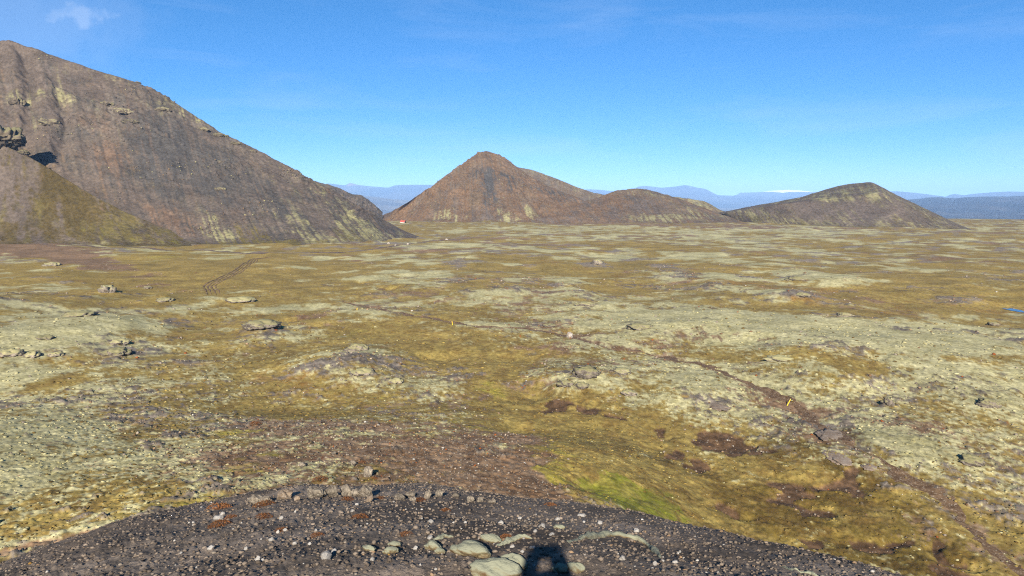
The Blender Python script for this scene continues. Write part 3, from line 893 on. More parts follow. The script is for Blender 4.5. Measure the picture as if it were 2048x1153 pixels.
crest = [(-700, 40, 1050), (-400, 45, 1010), (-200, 62, 980), (0, 84, 945), (60, 96, 930), (130, 119, 915), (200, 142, 900), (280, 165, 880), (350, 205, 860), (410, 244, 835),
         (470, 280, 805), (520, 304, 780), (600, 346, 748), (640, 370, 734), (680, 391, 722), (720, 413, 708), (760, 436, 695), (800, 458, 682), (838, 474, 668)]
ft = [(u, v, None) for u, v in [(-700, 492), (-400, 490), (-100, 488), (90, 488), (160, 488), (230, 488), (300, 488), (365, 489), (430, 489), (500, 490), (560, 490),
      (620, 491), (700, 489), (735, 487), (765, 485), (788, 482), (805, 480), (822, 478), (840, 476)]]
o, X, Y, Z, U, V, fm = loft('hill', [ft, crest], [(220, 1.42)], 600,
    {'plum': 0.35, 'grey': 0.05, 'rusty': -0.35, 'pale': -0.75, 'olive': -0.9, 'yellow': -1.2, 'rock': -0.55, 'tan': -0.5},
    [('grey', 330, 290, 30, 70, 1.6), ('grey', 300, 350, 22, 60, .7), ('grey', 480, 370, 40, 60, .5), ('grey', 420, 330, 30, 60, .6), ('grey', 560, 400, 40, 50, .5),
     ('rusty', 310, 420, 22, 26, 1.1), ('rusty', 340, 440, 26, 26, 1.1), ('rusty', 380, 460, 9, 14, 1.3), ('rusty', 230, 310, 26, 40, .9), ('rusty', 240, 370, 26, 40, .5),
     ('tan', 300, 390, 30, 40, .6), ('tan', 60, 320, 30, 30, .7), ('tan', 120, 340, 22, 26, .6), ('tan', 40, 285, 20, 12, .8),
     ('pale', 90, 190, 26, 16, 1.2), ('pale', 100, 240, 12, 12, 1.0), ('pale', 30, 195, 18, 8, 1.2), ('pale', 125, 185, 22, 10, .8), ('pale', 180, 208, 14, 6, .8), ('rock', 240, 220, 34, 22, 1.2), ('rock', 270, 190, 30, 12, .8),
     ('pale', 320, 220, 22, 16, 1.1), ('pale', 370, 215, 32, 14, 1.1), ('pale', 410, 245, 26, 12, 1.0), ('rock', 430, 262, 32, 10, 1.2), ('rock', 470, 285, 22, 9, 1.1), ('rock', 380, 240, 26, 10, 1.0), ('pale', 250, 130, 80, 10, .5), ('pale', 210, 150, 60, 10, .5),
     ('rock', 435, 375, 16, 10, .9), ('rock', 180, 260, 20, 20, .6), ('rock', 200, 300, 34, 30, .45), ('plum', 60, 130, 60, 40, .6), ('rock', 520, 320, 24, 8, .9),
     ('pale', 430, 450, 14, 26, 1.9), ('pale', 455, 472, 16, 14, 1.9), ('olive', 500, 465, 18, 22, 1.7), ('yellow', 395, 455, 5, 20, 2.0), ('yellow', 560, 480, 12, 12, 1.9), ('olive', 540, 482, 26, 10, 1.6), ('olive', 470, 482, 60, 7, 1.7),
     ('pale', 620, 470, 14, 40, 1.6), ('pale', 660, 480, 14, 26, 1.8), ('pale', 590, 440, 10, 50, 1.2), ('pale', 700, 470, 12, 60, 1.6), ('pale', 740, 465, 10, 60, 1.9), ('olive', 690, 475, 12, 40, 1.7), ('olive', 720, 478, 10, 30, 1.6),
     ('olive', 640, 478, 14, 24, 1.6), ('olive', 600, 484, 30, 12, 1.7), ('pale', 770, 470, 8, 40, 1.7), ('pale', 660, 410, 6, 50, 1.3), ('pale', 700, 430, 5, 50, 1.3), ('olive', 750, 476, 8, 26, 1.5), ('pale', 600, 395, 5, 40, .9),
     ('yellow', 590, 486, 30, 7, 1.3), ('pale', 540, 420, 6, 40, .9), ('pale', 570, 360, 30, 6, .7), ('pale', 640, 385, 20, 6, .9), ('pale', 800, 470, 8, 30, 1.3), ('grey', 780, 462, 6, 40, 1.0), ('olive', 800, 476, 14, 12, 1.2)],
    100, rough=1.0, rill=1.0, pal=PAL, streak=(2.6, 60.0), crag=2.6,
    gullies=[([(46, 105), (58, 170), (60, 230), (58, 290), (80, 330)], 7.0, 5.0), ([(128, 205), (134, 260), (118, 325)], 6.0, 4.0), ([(330, 250), (300, 330), (270, 400)], 10.0, 1.5), ([(0, 110), (10, 180), (20, 250)], 7.0, 3.0)])
HILLS['hill'] = (X, Y, Z, U, V, fm)

# mossy apron in front of it
o, X, Y, Z, U, V, fm = loft('hillside', [
    [(u, v, None) for u, v in [(-500, 492), (-250, 491), (-60, 490), (60, 490), (140, 490), (220, 491), (300, 491), (370, 491), (430, 491)]],
    [(-500, 90, 840), (-250, 170, 800), (0, 288, 752), (60, 313, 742), (120, 352, 722), (180, 388, 700), (250, 424, 672), (330, 458, 640), (430, 486, -8)]],
    [(110, 1.8)], 300,
    {'plum': 0.25, 'olive': 0.1, 'dkol': 0.3, 'pale': -0.5, 'yellow': -0.5, 'rusty': -0.4},
    [('plum', 20, 330, 30, 50, .9), ('plum', 0, 380, 30, 30, .6), ('dkol', 150, 410, 26, 40, 1.0), ('dkol', 110, 370, 14, 40, .8), ('olive', 230, 450, 40, 22, .6), ('yellow', 200, 465, 50, 12, .8), ('yellow', 330, 478, 40, 8, .9),
     ('pale', 130, 385, 16, 14, .8), ('pale', 280, 450, 26, 8, .9), ('pale', 40, 430, 26, 10, .7), ('plum', 10, 470, 40, 12, .9), ('rusty', 120, 355, 30, 5, 1.0), ('rusty', 200, 400, 30, 4, .9), ('dkol', 60, 460, 22, 8, .9), ('pale', 320, 485, 60, 5, 1.0)],
    140, rough=0.8, rill=0.4, pal=PAL, streak=(5.0, 30.0), crag=0.3)
HILLS['hillside'] = (X, Y, Z, U, V, fm)

# dark rocky spur behind the left hill's tail
o, *_ = loft('hill', [
    [(600, 440, 1150), (660, 440, 1150), (720, 436, 1160), (765, 430, 1170)],
    [(560, 340, 1240), (640, 366, 1235), (662, 369, 1230), (700, 387, 1230), (722, 390, 1228), (745, 405, 1225), (765, 424, 1222)]],
    [(60, 0.9)], 260, {'plum': 0.25, 'grey': 0.25, 'rock': -0.2, 'olive': -0.5}, [], 180, rough=1.4, rill=1.5, pal=PAL, crag=4.0, streak=(6.0, 10.0))

# brown cone
foot_c = [(u, v, None) for u, v in [(748, 441), (770, 442), (830, 444), (880, 445), (930, 445), (970, 445), (1010, 446), (1060, 446), (1110, 447), (1160, 447), (1215, 447), (1300, 446)]]
crest_c = [(755, 436, -30), (800, 415, 1140), (862, 375, 1170), (880, 361, 1190), (905, 341, 1215), (938, 319, 1240), (956, 306, 1252), (975, 302.5, 1258), (1000, 311, 1252), (1042, 340, 1225), (1080, 364, 1200), (1125, 385, 1170), (1205, 414, 1115), (1300, 443, -12)]
o, X, Y, Z, U, V, fm = loft('hill', [foot_c, crest_c], [(120, 1.12)], 480,
    {'brown': 0.45, 'plum': 0.0, 'grey': -0.4, 'pale': -1.1, 'olive': -1.2, 'tan': 0.1, 'rock': -0.3},
    [('grey', 975, 358, 20, 14, 2.6), ('grey', 995, 350, 24, 8, 2.2), ('grey', 980, 380, 10, 36, 2.6), ('grey', 978, 410, 10, 40, 2.0), ('grey', 1025, 372, 8, 26, 2.0), ('grey', 1015, 350, 14, 10, 2.0), ('plum', 975, 425, 16, 30, .9), ('grey', 958, 375, 16, 6, .8),
     ('grey', 1060, 370, 50, 9, .7), ('grey', 1100, 385, 70, 12, 1.0), ('grey', 1160, 405, 60, 14, 1.0), ('plum', 1180, 425, 60, 30, .6), ('rock', 890, 360, 40, 6, 1.0), ('rock', 925, 335, 26, 6, .9), ('rock', 1030, 350, 30, 10, .6),
     ('pale', 885, 432, 18, 26, 2.0), ('pale', 915, 435, 18, 20, 1.9), ('pale', 940, 433, 10, 16, 1.1), ('pale', 1010, 435, 15, 34, 2.2), ('pale', 1025, 440, 18, 18, 1.9), ('pale', 1065, 432, 12, 34, 1.7), ('pale', 1050, 415, 4, 26, 1.1), ('pale', 995, 418, 4, 20, 1.2),
     ('olive', 895, 440, 8, 8, 2.2), ('olive', 860, 442, 20, 6, 1.6), ('olive', 970, 443, 10, 9, 1.3), ('plum', 1100, 440, 60, 10, .9), ('tan', 940, 400, 20, 16, .7), ('tan', 1070, 395, 20, 20, .5)],
    220, rough=1.5, rill=1.8, pal=PAL, streak=(3.4, 70.0), crag=2.4,
    gullies=[([(980, 352), (978, 390), (985, 420), (1000, 440)], 9.0, 2.5), ([(1030, 360), (1060, 400), (1090, 435)], 8.0, 2.0), ([(905, 350), (880, 400), (860, 435)], 9.0, 2.0)])
HILLS['cone'] = (X, Y, Z, U, V, fm)

# pale ridge behind the cone
loft('hill', [
    [(980, 430, 1450), (1060, 430, 1450), (1140, 430, 1450), (1230, 430, 1450)],
    [(960, 345, 1600), (1030, 334, 1600), (1062, 340, 1595), (1100, 352, 1590), (1150, 373, 1580), (1190, 387, 1570), (1240, 394, 1560)]],
    [(60, 1.1)], 260, {'tan': 0.25, 'plum': 0.05, 'pale': -0.35, 'rock': -0.2}, [], 260, rough=1.0, rill=0.8, pal=PAL, crag=0.6)

# hill to the right of the cone, with its lower shoulder behind
loft('hill', [
    [(1290, 432, 1250), (1350, 434, 1250), (1420, 437, 1245), (1480, 440, 1235), (1530, 441, 1225)],
    [(1290, 392, 1345), (1342, 394, 1345), (1380, 397, 1340), (1410, 403, 1335), (1440, 421, 1325), (1530, 437, 1300)]],
    [(50, 1.0)], 240, {'tan': 0.2, 'pale': 0.0, 'plum': -0.1, 'rock': -0.3}, [('pale', 1400, 405, 60, 10, .6)], 300, rough=0.8, rill=0.6, pal=PAL, crag=0.8)
loft('hill', [
    [(u, v, None) for u, v in [(1175, 445), (1225, 446), (1290, 447), (1350, 448), (1410, 448), (1460, 447), (1500, 446)]],
    [(1170, 403, 1190), (1203, 393, 1195), (1232, 382, 1200), (1265, 377, 1205), (1300, 381, 1200), (1345, 393, 1185), (1400, 413, 1160), (1450, 432, 1140), (1500, 443, -12)]],
    [(80, 1.15)], 340, {'plum': 0.2, 'brown': 0.1, 'tan': 0.05, 'pale': -0.6, 'olive': -0.9, 'grey': -0.3},
    [('brown', 1220, 400, 40, 30, .6), ('grey', 1260, 395, 14, 20, .8), ('plum', 1290, 415, 30, 40, .5), ('pale', 1270, 384, 40, 8, .8), ('pale', 1300, 435, 40, 18, 1.3), ('pale', 1360, 435, 40, 22, 1.2), ('pale', 1420, 432, 40, 18, 1.1), ('pale', 1330, 400, 30, 24, .6), ('olive', 1350, 444, 80, 5, 1.5), ('olive', 1430, 440, 40, 6, 1.2),
     ('pale', 1380, 420, 30, 20, .8)],
    340, rough=1.0, rill=1.6, pal=PAL, streak=(2.8, 60.0), crag=0.8)

# crater hill on the right
o, X, Y, Z, U, V, fm = loft('hill', [
    [(u, v, None) for u, v in [(1400, 440), (1450, 443), (1520, 447), (1600, 450), (1680, 453), (1760, 455), (1830, 456), (1890, 458), (1945, 460)]],
    [(1395, 437, -20), (1440, 429, 1160), (1500, 418, 1120), (1560, 409, 1075), (1630, 401, 1070), (1700, 394, 1068), (1762, 386, 1068), (1830, 418, 1040), (1940, 458, -8)],
    [(1390, 434, 1220), (1440, 425, 1200), (1520, 410, 1190), (1600, 395.5, 1170), (1640, 382, 1185), (1690, 369, 1190), (1742, 364, 1185), (1800, 394, 1140), (1925, 453, -25)]],
    [(70, 1.15), (45, 0.9)], 430,
    {'plum': 0.4, 'pale': -0.15, 'olive': -0.35, 'grey': -0.2, 'tan': -0.2, 'dkol': -0.6},
    [('plum', 1640, 420, 90, 26, .7), ('plum', 1720, 420, 70, 30, .6), ('pale', 1690, 385, 120, 16, .75), ('pale', 1620, 398, 120, 10, .8), ('pale', 1720, 376, 60, 14, .5), ('pale', 1490, 425, 60, 14, .9), ('olive', 1500, 432, 60, 12, .8),
     ('pale', 1590, 445, 90, 8, 1.0), ('olive', 1600, 446, 90, 6, 1.1), ('pale', 1760, 420, 10, 40, .9), ('pale', 1700, 440, 30, 10, .7), ('dkol', 1800, 445, 10, 18, 1.4), ('olive', 1780, 440, 22, 16, .9), ('pale', 1840, 420, 20, 20, .9), ('pale', 1880, 440, 20, 14, .9), ('grey', 1840, 440, 30, 20, .6), ('pale', 1860, 452, 40, 6, .8)],
    400, rough=0.6, rill=1.2, pal=PAL, streak=(3.0, 50.0), crag=0.0)

# far mountains ------------------------------------------------------------
FP = {'blue': lin(112, 104, 100) * KH, 'dk': lin(64, 58, 56) * KH, 'pink': lin(208, 170, 150) * KH, 'snow': np.array([0.85, 0.87, 0.9]), 'sand': lin(150, 138, 120) * KH}


ZF = -160.0


def mountain(name, sky, r_crest, r_foot, seed, base, n=240, patches=(), jag=1.0, foot_v=None):
    r_crest *= 1.9; r_foot *= 1.9
    cr = [(u, v, r_crest) for u, v in sky]
    zf = -150.0
    fo = []
    for u, v in sky:
        # foot on the low country
        dz_ = zf - CAM_Z
        fo.append((u, 399.6 + F * (-dz_) / r_foot * 1.0, r_foot))
    sc = r_crest / 1200.0
    cs = [fo, cr]
    o, *_ = loft_far(name, cs, n, base, patches, seed, sc, jag)
    return o


def loft_far(name, cs, n, base, patches, seed, sc, jag):
    c0 = curve3(cs[0], n); c1 = curve3(cs[1], n)
    c0[:, 2] = ZF
    nrow = 40
    P = []
    for k in range(nrow + 1):
        t = k / nrow
        p = c0 * (1 - t) + c1 * t
        p[:, 2] = c0[:, 2] + (c1[:, 2] - c0[:, 2]) * t ** 1.25
        P.append(p)
    for k in range(1, 13):
        t = k / 12
        p = c1.copy()
        e = c1[:, :2] / np.linalg.norm(c1[:, :2], axis=1)[:, None]
        p[:, :2] += e * (c1[:, 2:3] - ZF) * 2.5 * t
        p[:, 2] = c1[:, 2] - (c1[:, 2] - ZF) * t
        P.append(p)
    G = np.stack(P, 0)
    tt = np.concatenate([np.linspace(0, 1, nrow + 1), 1 + np.arange(1, 13) / 12])[:, None] * np.ones((1, n))
    X, Y, Z = G[..., 0].copy(), G[..., 1].copy(), G[..., 2].copy()
    q = 130.0 * sc / 8
    hgt = np.clip((c1[:, 2] - ZF) / 150, 0.05, 2.0)[None, :]
    d = hgt * smooth(0, 0.25, tt) * smooth(2.0, 1.6, tt) * (14.0 * fbm(X / (q * 2), Y / (q * 4), 5, seed, ridged=True) * smooth(1.0, 0.8, tt) * 1.2
        + 3.0 * jag * fbm(X / (q * 0.6), Y / (q * 0.6), 4, seed + 1))
    Z += d * np.where(tt > 0.97, 0.35, 1.0)
    U, V = project(X, Y, Z)
    SS = {k: b + 0.5 * fbm(X / (q * 2.5), Y / (q * 5), 4, seed + 3 + j) for j, (k, b) in enumerate(base.items())}
    for cl, u, v, ru, rv, w in patches:
        dd = (U - u) ** 2 + (V - v) ** 2 + np.where(tt <= 1, 0, 1e9)
        k = np.unravel_index(np.argmin(dd), dd.shape)
        r = np.hypot(X[k], Y[k])
        SS[cl] = SS[cl] + w * np.exp(-((X - X[k]) / (ru * r / F)) ** 2 - ((Z - Z[k]) / (rv * r / F)) ** 2)
    ks = list(SS); ar = np.stack([SS[k] for k in ks], 0) * 6; ar -= ar.max(0); Wt = np.exp(ar); Wt /= Wt.sum(0)
    cl = sum(w_[..., None] * FP[k] for k, w_ in zip(ks, Wt))
    o = grid_mesh(name, X, Y, Z, cl.reshape(-1, 3), M_FAR)
    o['kind'] = 'structure'
    return o, X, Y, Z


mountain('mountain', [(560, 385), (620, 378), (655, 367), (672, 369), (690, 371), (700, 366), (708, 368), (718, 371), (740, 373), (776, 376), (790, 371), (815, 370), (860, 370), (900, 374), (960, 385)], 12500, 8500, 500,
         {'blue': 0.2, 'dk': 0.1, 'pink': -0.9, 'sand': -0.4}, patches=[('pink', 702, 370, 14, 6, 2.0), ('pink', 664, 372, 8, 5, 0.6)])
mountain('hills', [(560, 402), (640, 396), (700, 388), (740, 393), (790, 399), (850, 402), (900, 405)], 7500, 5600, 520, {'blue': 0.1, 'sand': 0.1, 'dk': -0.2}, jag=1.5)
mountain('mountain', [(1080, 396), (1140, 384), (1175, 379), (1200, 380), (1225, 383), (1268, 380), (1275, 374), (1292, 372), (1305, 374), (1325, 376), (1345, 374), (1355, 373), (1368, 370.5), (1380, 372), (1395, 376), (1410, 378), (1420, 383), (1436, 391), (1480, 392), (1560, 393), (1640, 394)], 13000, 9000, 540,
         {'blue': 0.2, 'dk': 0.1}, n=300, jag=0.8)
mountain('mountain', [(1440, 394), (1472, 391), (1480, 386), (1500, 385.5), (1520, 384.5), (1545, 384), (1565, 386), (1580, 384.5), (1640, 384.5), (1700, 386), (1760, 390)], 14500, 11500, 560,
         {'blue': 0.2, 'dk': 0.0, 'snow': -3.0}, jag=0.3)
mountain('mountain', [(1500, 390), (1525, 384), (1545, 381.5), (1575, 380), (1605, 381.5), (1630, 385), (1660, 391)], 15500, 14500, 570, {'snow': 1.0, 'blue': -1.0}, jag=0.05)
mountain('mountain', [(1740, 388), (1785, 383), (1800, 383.5), (1830, 386), (1870, 391), (1892, 394), (1900, 390), (1910, 388.5), (1925, 391), (1950, 388), (1985, 385), (2020, 383.5), (2048, 384), (2120, 385), (2250, 384), (2400, 390)], 13000, 9500, 580,
         {'blue': 0.2, 'dk': 0.1}, n=260, jag=0.4)
mountain('hills', [(1760, 412), (1805, 402), (1822, 399), (1840, 398), (1858, 395), (1880, 394.5), (1895, 397), (1912, 397), (1930, 395), (1960, 394), (1985, 393), (2010, 394), (2048, 392), (2110, 390), (2200, 392), (2350, 398)], 6000, 3700, 600,
         {'blue': 0.0, 'dk': 0.5, 'sand': -0.4}, n=260, jag=1.3)

# ------------------------------------------------------------------ object helpers
def tag(o, label, cat, group=None):
    o['label'] = label; o['category'] = cat
    if group:
        o['group'] = group
    return o


def n3(co, s, seed, oct=3, ridged=False):
    return fbm(co[:, 0] * s + co[:, 2] * s * 0.73 + 3.1, co[:, 1] * s - co[:, 2] * s * 0.61 + 7.7, oct, seed, ridged=ridged)


def ico(sub):
    bm = bmesh.new(); bmesh.ops.create_icosphere(bm, subdivisions=sub, radius=1.0)
    co = np.array([v.co[:] for v in bm.verts]); fa = np.array([[v.index for v in f.verts] for f in bm.faces])
    bm.free()
    return co, fa


ICO = {k: ico(k) for k in (1, 2, 3, 4, 5)}


def mesh_from(name, co, fa, mat, smooth_=False):
    me = bpy.data.meshes.new(name)
    me.from_pydata([tuple(c) for c in co], [], [tuple(f) for f in fa])
    me.polygons.foreach_set('use_smooth', np.full(len(fa), smooth_, dtype=bool))
    me.materials.append(mat); me.update()
    return me


def rock_shape(seed, sub=3, cuts=11, rough=0.10, cut=(0.55, 0.85)):
    """an angular stone: a sphere cut by random planes, then roughened; about 2 units wide"""
    r = np.random.default_rng(seed)
    co, fa = ICO[sub]
    co = co.copy()
    for _ in range(cuts):
        n = r.normal(size=3); n /= np.linalg.norm(n)
        d = r.uniform(*cut)
        h = co @ n - d
        co -= np.clip(h, 0, None)[:, None] * n[None, :]
    nn = co / (np.linalg.norm(co, axis=1)[:, None] + 1e-6)
    co = co + nn * (rough * n3(co + seed * 1.7, 1.8, seed % 50, 3) + rough * 0.5 * n3(co + seed, 5.0, seed % 50 + 1, 2))[:, None]
    return co / np.abs(co[:, :2]).max(), fa


def crag_shape(seed, sub=5, squash=0.5):
    """a knobbly outcrop with ledges and clefts"""
    co, fa = ICO[sub]
    co = co.copy()
    r = np.random.default_rng(seed)
    o = r.uniform(-9, 9, 3)
    p = co + o
    d = 0.22 * n3(p, 1.6, seed % 40, 2) + 0.24 * n3(p * np.array([1, 1, 1.6]), 2.6, seed % 40 + 3, 4, ridged=True) + 0.05 * n3(p, 9.0, seed % 40 + 5, 2)
    co = co * (1 + d)[:, None]
    z = co[:, 2]
    co[:, 2] = z + 0.10 * np.sin(z * 9 + 2 * n3(p, 2.0, 9, 2))
    co[:, 2] *= squash
    return co / np.abs(co[:, :2]).max(), fa


def rock_mat(name, c0, c1, c2=None, scale=3.0, thr=(0.42, 0.60), top=None, top_lim=(0.35, 0.7), bump=0.4, rand=0.25):
    m, n, l, b = new_mat(name)
    tc = n.new('ShaderNodeTexCoord')
    nz = noise_node(n, l, tc.outputs['Object'], scale, 9.0, 0.68)
    rp = ramp(n, l, nz.outputs['Fac'], [(thr[0], tuple(c0)), (thr[1], tuple(c1))])
    col = rp.outputs['Color']
    nf = noise_node(n, l, tc.outputs['Object'], scale * 5, 8.0, 0.7)
    if c2 is not None:
        r2 = ramp(n, l, nf.outputs['Fac'], [(0.56, (0, 0, 0)), (0.62, (1, 1, 1))])
        col = mixrgb(n, l, 'MIX', r2.outputs['Color'], col, tuple(c2)).outputs[0]
    if top is not None:
        ge = n.new('ShaderNodeNewGeometry')
        sp = n.new('ShaderNodeSeparateXYZ'); l.new(ge.outputs['Normal'], sp.inputs[0])
        ad = n.new('ShaderNodeMath'); ad.operation = 'MULTIPLY_ADD'; ad.inputs[1].default_value = 0.9; ad.inputs[2].default_value = -0.45
        l.new(nz.outputs['Fac'], ad.inputs[0])
        a2 = n.new('ShaderNodeMath'); a2.operation = 'ADD'
        l.new(sp.outputs['Z'], a2.inputs[0]); l.new(ad.outputs[0], a2.inputs[1])
        r3 = ramp(n, l, a2.outputs[0], [(top_lim[0], (0, 0, 0)), (top_lim[1], (1, 1, 1))])
        t2 = mixrgb(n, l, 'MIX', nf.outputs['Fac'], tuple(np.array(top) * 0.75), tuple(np.array(top) * 1.2))
        col = mixrgb(n, l, 'MIX', r3.outputs['Color'], col, t2.outputs[0]).outputs[0]
    oi = n.new('ShaderNodeObjectInfo')
    mr = n.new('ShaderNodeMapRange'); mr.inputs['To Min'].default_value = 1 - rand; mr.inputs['To Max'].default_value = 1 + rand
    l.new(oi.outputs['Random'], mr.inputs['Value'])
    sc = n.new('ShaderNodeVectorMath'); sc.operation = 'SCALE'
    l.new(col, sc.inputs[0]); l.new(mr.outputs[0], sc.inputs['Scale'])
    l.new(sc.outputs[0], b.inputs['Base Color'])
    bp = n.new('ShaderNodeBump'); bp.inputs['Strength'].default_value = bump; bp.inputs['Distance'].default_value = 0.08
    l.new(nf.outputs['Fac'], bp.inputs['Height']); l.new(bp.outputs['Normal'], b.inputs['Normal'])
    return m


M_LAVA = rock_mat('lichened_lava', C['rock2'] * 0.8, C['rock'] * 1.05, lin(176, 168, 158) * K, 2.2, top=C['pale2'], top_lim=(0.62, 0.95))
M_CRAG = rock_mat('hill_crag', lin(98, 88, 78) * 0.42, lin(150, 136, 116) * 0.42, None, 2.0, top=PAL['pale'] * 1.05, top_lim=(0.5, 0.9), bump=0.8)
M_BEIGE = rock_mat('beige_rock', lin(104, 94, 84) * K, lin(162, 150, 132) * K, lin(186, 180, 168) * K, 1.8, rand=0.3)
M_WHITE = rock_mat('white_lichen_stone', lin(140, 132, 124) * K, lin(208, 202, 194) * 0.48, None, 1.2, thr=(0.30, 0.48), rand=0.2)
M_TAN = rock_mat('tan_stone', lin(132, 114, 96) * K, lin(172, 152, 130) * K, lin(200, 196, 190) * K, 1.6)
M_SCORIA = rock_mat('dark_scoria', C['dark2'], C['dark'] * 1.15, None, 2.5, rand=0.3)
M_LICH = rock_mat('grey_green_moss', lin(112, 88, 62) * K, lin(150, 142, 112) * K, lin(120, 112, 84) * K, 2.2, thr=(0.35, 0.6), top=lin(160, 161, 138) * K, top_lim=(0.05, 0.55), bump=0.45, rand=0.12)
M_PALEB = rock_mat('pale_boulder', lin(160, 146, 132) * K, lin(205, 196, 186) * K, None, 1.5)
M_SLAB = rock_mat('grey_slab', lin(136, 118, 102) * K, lin(160, 144, 128) * K, lin(178, 168, 154) * K, 2.0, bump=0.5)


def place(name, me, x, y, z, sc, rz=0.0, tilt=(0, 0), label='', cat='', group=None):
    o = bpy.data.objects.new(name, me); COL.objects.link(o)
    o.location = (x, y, z); o.scale = sc; o.rotation_euler = (tilt[0], tilt[1], rz)
    tag(o, label, cat, group)
    return o


MESH = {}


def rmesh(kind, mat, k, sub=3, **kw):
    key = (kind, mat.name, k, sub)
    if key not in MESH:
        co, fa = (rock_shape(100 + 7 * k, sub, **kw) if kind == 'rock' else crag_shape(300 + 11 * k, sub, **kw))
        MESH[key] = mesh_from(kind + '_shape', co, fa, mat, smooth_=(kind != 'rock'))
    return MESH[key]


def put_rock(name, mat, k, u, v, wpx, hpx, label, cat, group=None, kind='rock', sub=3, depth=1.0, sink=0.3, hitf=ghit, **kw):
    """stand a stone with its base at photo point (u, v), wpx wide and hpx tall as seen from here"""
    c = hitf(u, v)
    d = math.sqrt(c[0] ** 2 + c[1] ** 2 + (c[2] - CAM_Z) ** 2)
    w = wpx * d / F / 2; h = hpx * d / F / (2 - 2 * sink)
    me = rmesh(kind, mat, k, sub, **kw)
    zr = max(vv.co.z for vv in me.vertices)
    rz = random.uniform(-0.5, 0.5)
    e = np.array([c[0], c[1]]) / math.hypot(c[0], c[1])
    sz = h / zr
    off = w * depth * 0.6
    x = c[0] + e[0] * off; y = c[1] + e[1] * off
    zg = c[2] if hitf is not ghit else float(ground_z(x, y)[0])
    zg = min(zg, c[2]) * 0.5 + c[2] * 0.5
    return place(name, me, x, y, zg + h * (1 - 2 * sink) * 1.0, (w, w * depth, sz), rz, label=label, cat=cat, group=group)


# ------------------------------------------------------------------ paths and pond
def simple_path(name, P, half, lift, mat, seed, offs=(0.0,), wig=0.25, step=1.0, cross=6):
    seg = np.linalg.norm(np.diff(P, axis=0), axis=1)
    s_ = np.concatenate([[0], np.cumsum(seg)])
    n = max(int(s_[-1] / step), 20)
    t = np.linspace(0, s_[-1], n)
    cx = np.interp(t, s_, P[:, 0]); cy = np.interp(t, s_, P[:, 1])
    k = np.hanning(9)[1:-1]; k /= k.sum()
    cx[3:-3] = np.convolve(cx, k, 'valid'); cy[3:-3] = np.convolve(cy, k, 'valid')
    tx = np.gradient(cx); ty = np.gradient(cy); L = np.hypot(tx, ty) + 1e-9
    nx, ny = -ty / L, tx / L
    V = []; Fc = []
    for oi_, of in enumerate(offs):
        base = len(V)
        wl_ = half * (1 + wig * 2.0 * fbm(t / 4.0, t * 0 + oi_ * 9.1, 3, seed)); wr_ = half * (1 + wig * 2.0 * fbm(t / 4.0, t * 0 + 5 + oi_ * 9.1, 3, seed))
        tap = np.clip(np.minimum(t, s_[-1] - t) / (step * 8), 0.15, 1)
        for i in range(n):
            for j in range(cross + 1):
                q = j / cross
                a = of + (-wl_[i] * (1 - q) + wr_[i] * q) * tap[i]
                x = cx[i] + nx[i] * a; y = cy[i] + ny[i] * a
                edge_d = -0.10 if j in (0, cross) else 0.0
                V.append((x, y, edge_d))
        for i in range(n - 1):
            for j in range(cross):
                a = base + i * (cross + 1) + j
                Fc.append((a, a + 1, a + cross + 2, a + cross + 1))
    V = np.array(V)
    z = ground_z(V[:, 0], V[:, 1])
    V[:, 2] += z + lift + 0.03 * fbm(V[:, 0] / 0.5, V[:, 1] / 0.5, 3, seed + 3)
    me = mesh_from(name, V, Fc, mat, True)
    o = bpy.data.objects.new(name, me); COL.objects.link(o)
    o['kind'] = 'structure'
    return o


M_PATH = rock_mat('trodden_earth', lin(96, 74, 54) * K, lin(138, 112, 86) * K, lin(182, 164, 142) * K, 0.9, rand=0.0)
M_RUT = rock_mat('wheel_rut_earth', C['soil'] * 1.3, C['brown2'], None, 0.5, rand=0.0)
M_DUST = rock_mat('road_dust', lin(104, 88, 78) * K, lin(140, 122, 108) * K, None, 0.12, rand=0.0)
simple_path('hiking_path', TRAIL, 0.75, 0.05, M_PATH, 610, wig=0.75)
simple_path('dirt_road', ROAD, 2.1, 0.16, M_DUST, 620, wig=0.3, step=3.0)
simple_path('vehicle_track', TRACK, 0.30, 0.14, M_RUT, 630, offs=(-2.1, -0.75, 0.75, 2.1), wig=0.3, step=1.5, cross=3)

ang = np.linspace(0, 2 * math.pi, 48, endpoint=False)
prr = 1 + 0.25 * fbm(np.cos(ang) * 1.4, np.sin(ang) * 1.4, 3, 640)
pv = [(PC[0] + 1.7 * prr[i] * math.cos(ang[i]), PC[1] + 4.2 * prr[i] * math.sin(ang[i]), PC[2] - 0.13) for i in range(48)]
pm, pn, plk, pb = new_mat('pond_water')
pb.inputs['Base Color'].default_value = (0.02, 0.03, 0.04, 1); pb.inputs['Roughness'].default_value = 0.06
pb.inputs['Specular IOR Level'].default_value = 0.5
pnz = noise_node(pn, plk, pn.new('ShaderNodeTexCoord').outputs['Object'], 1.5, 3.0)
pbm = pn.new('ShaderNodeBump'); pbm.inputs['Strength'].default_value = 0.08; plk.new(pnz.outputs['Fac'], pbm.inputs['Height']); plk.new(pbm.outputs['Normal'], pb.inputs['Normal'])
po = bpy.data.objects.new('pond', mesh_from('pond', np.array(pv), [tuple(range(48))], pm)); COL.objects.link(po); po['kind'] = 'structure'

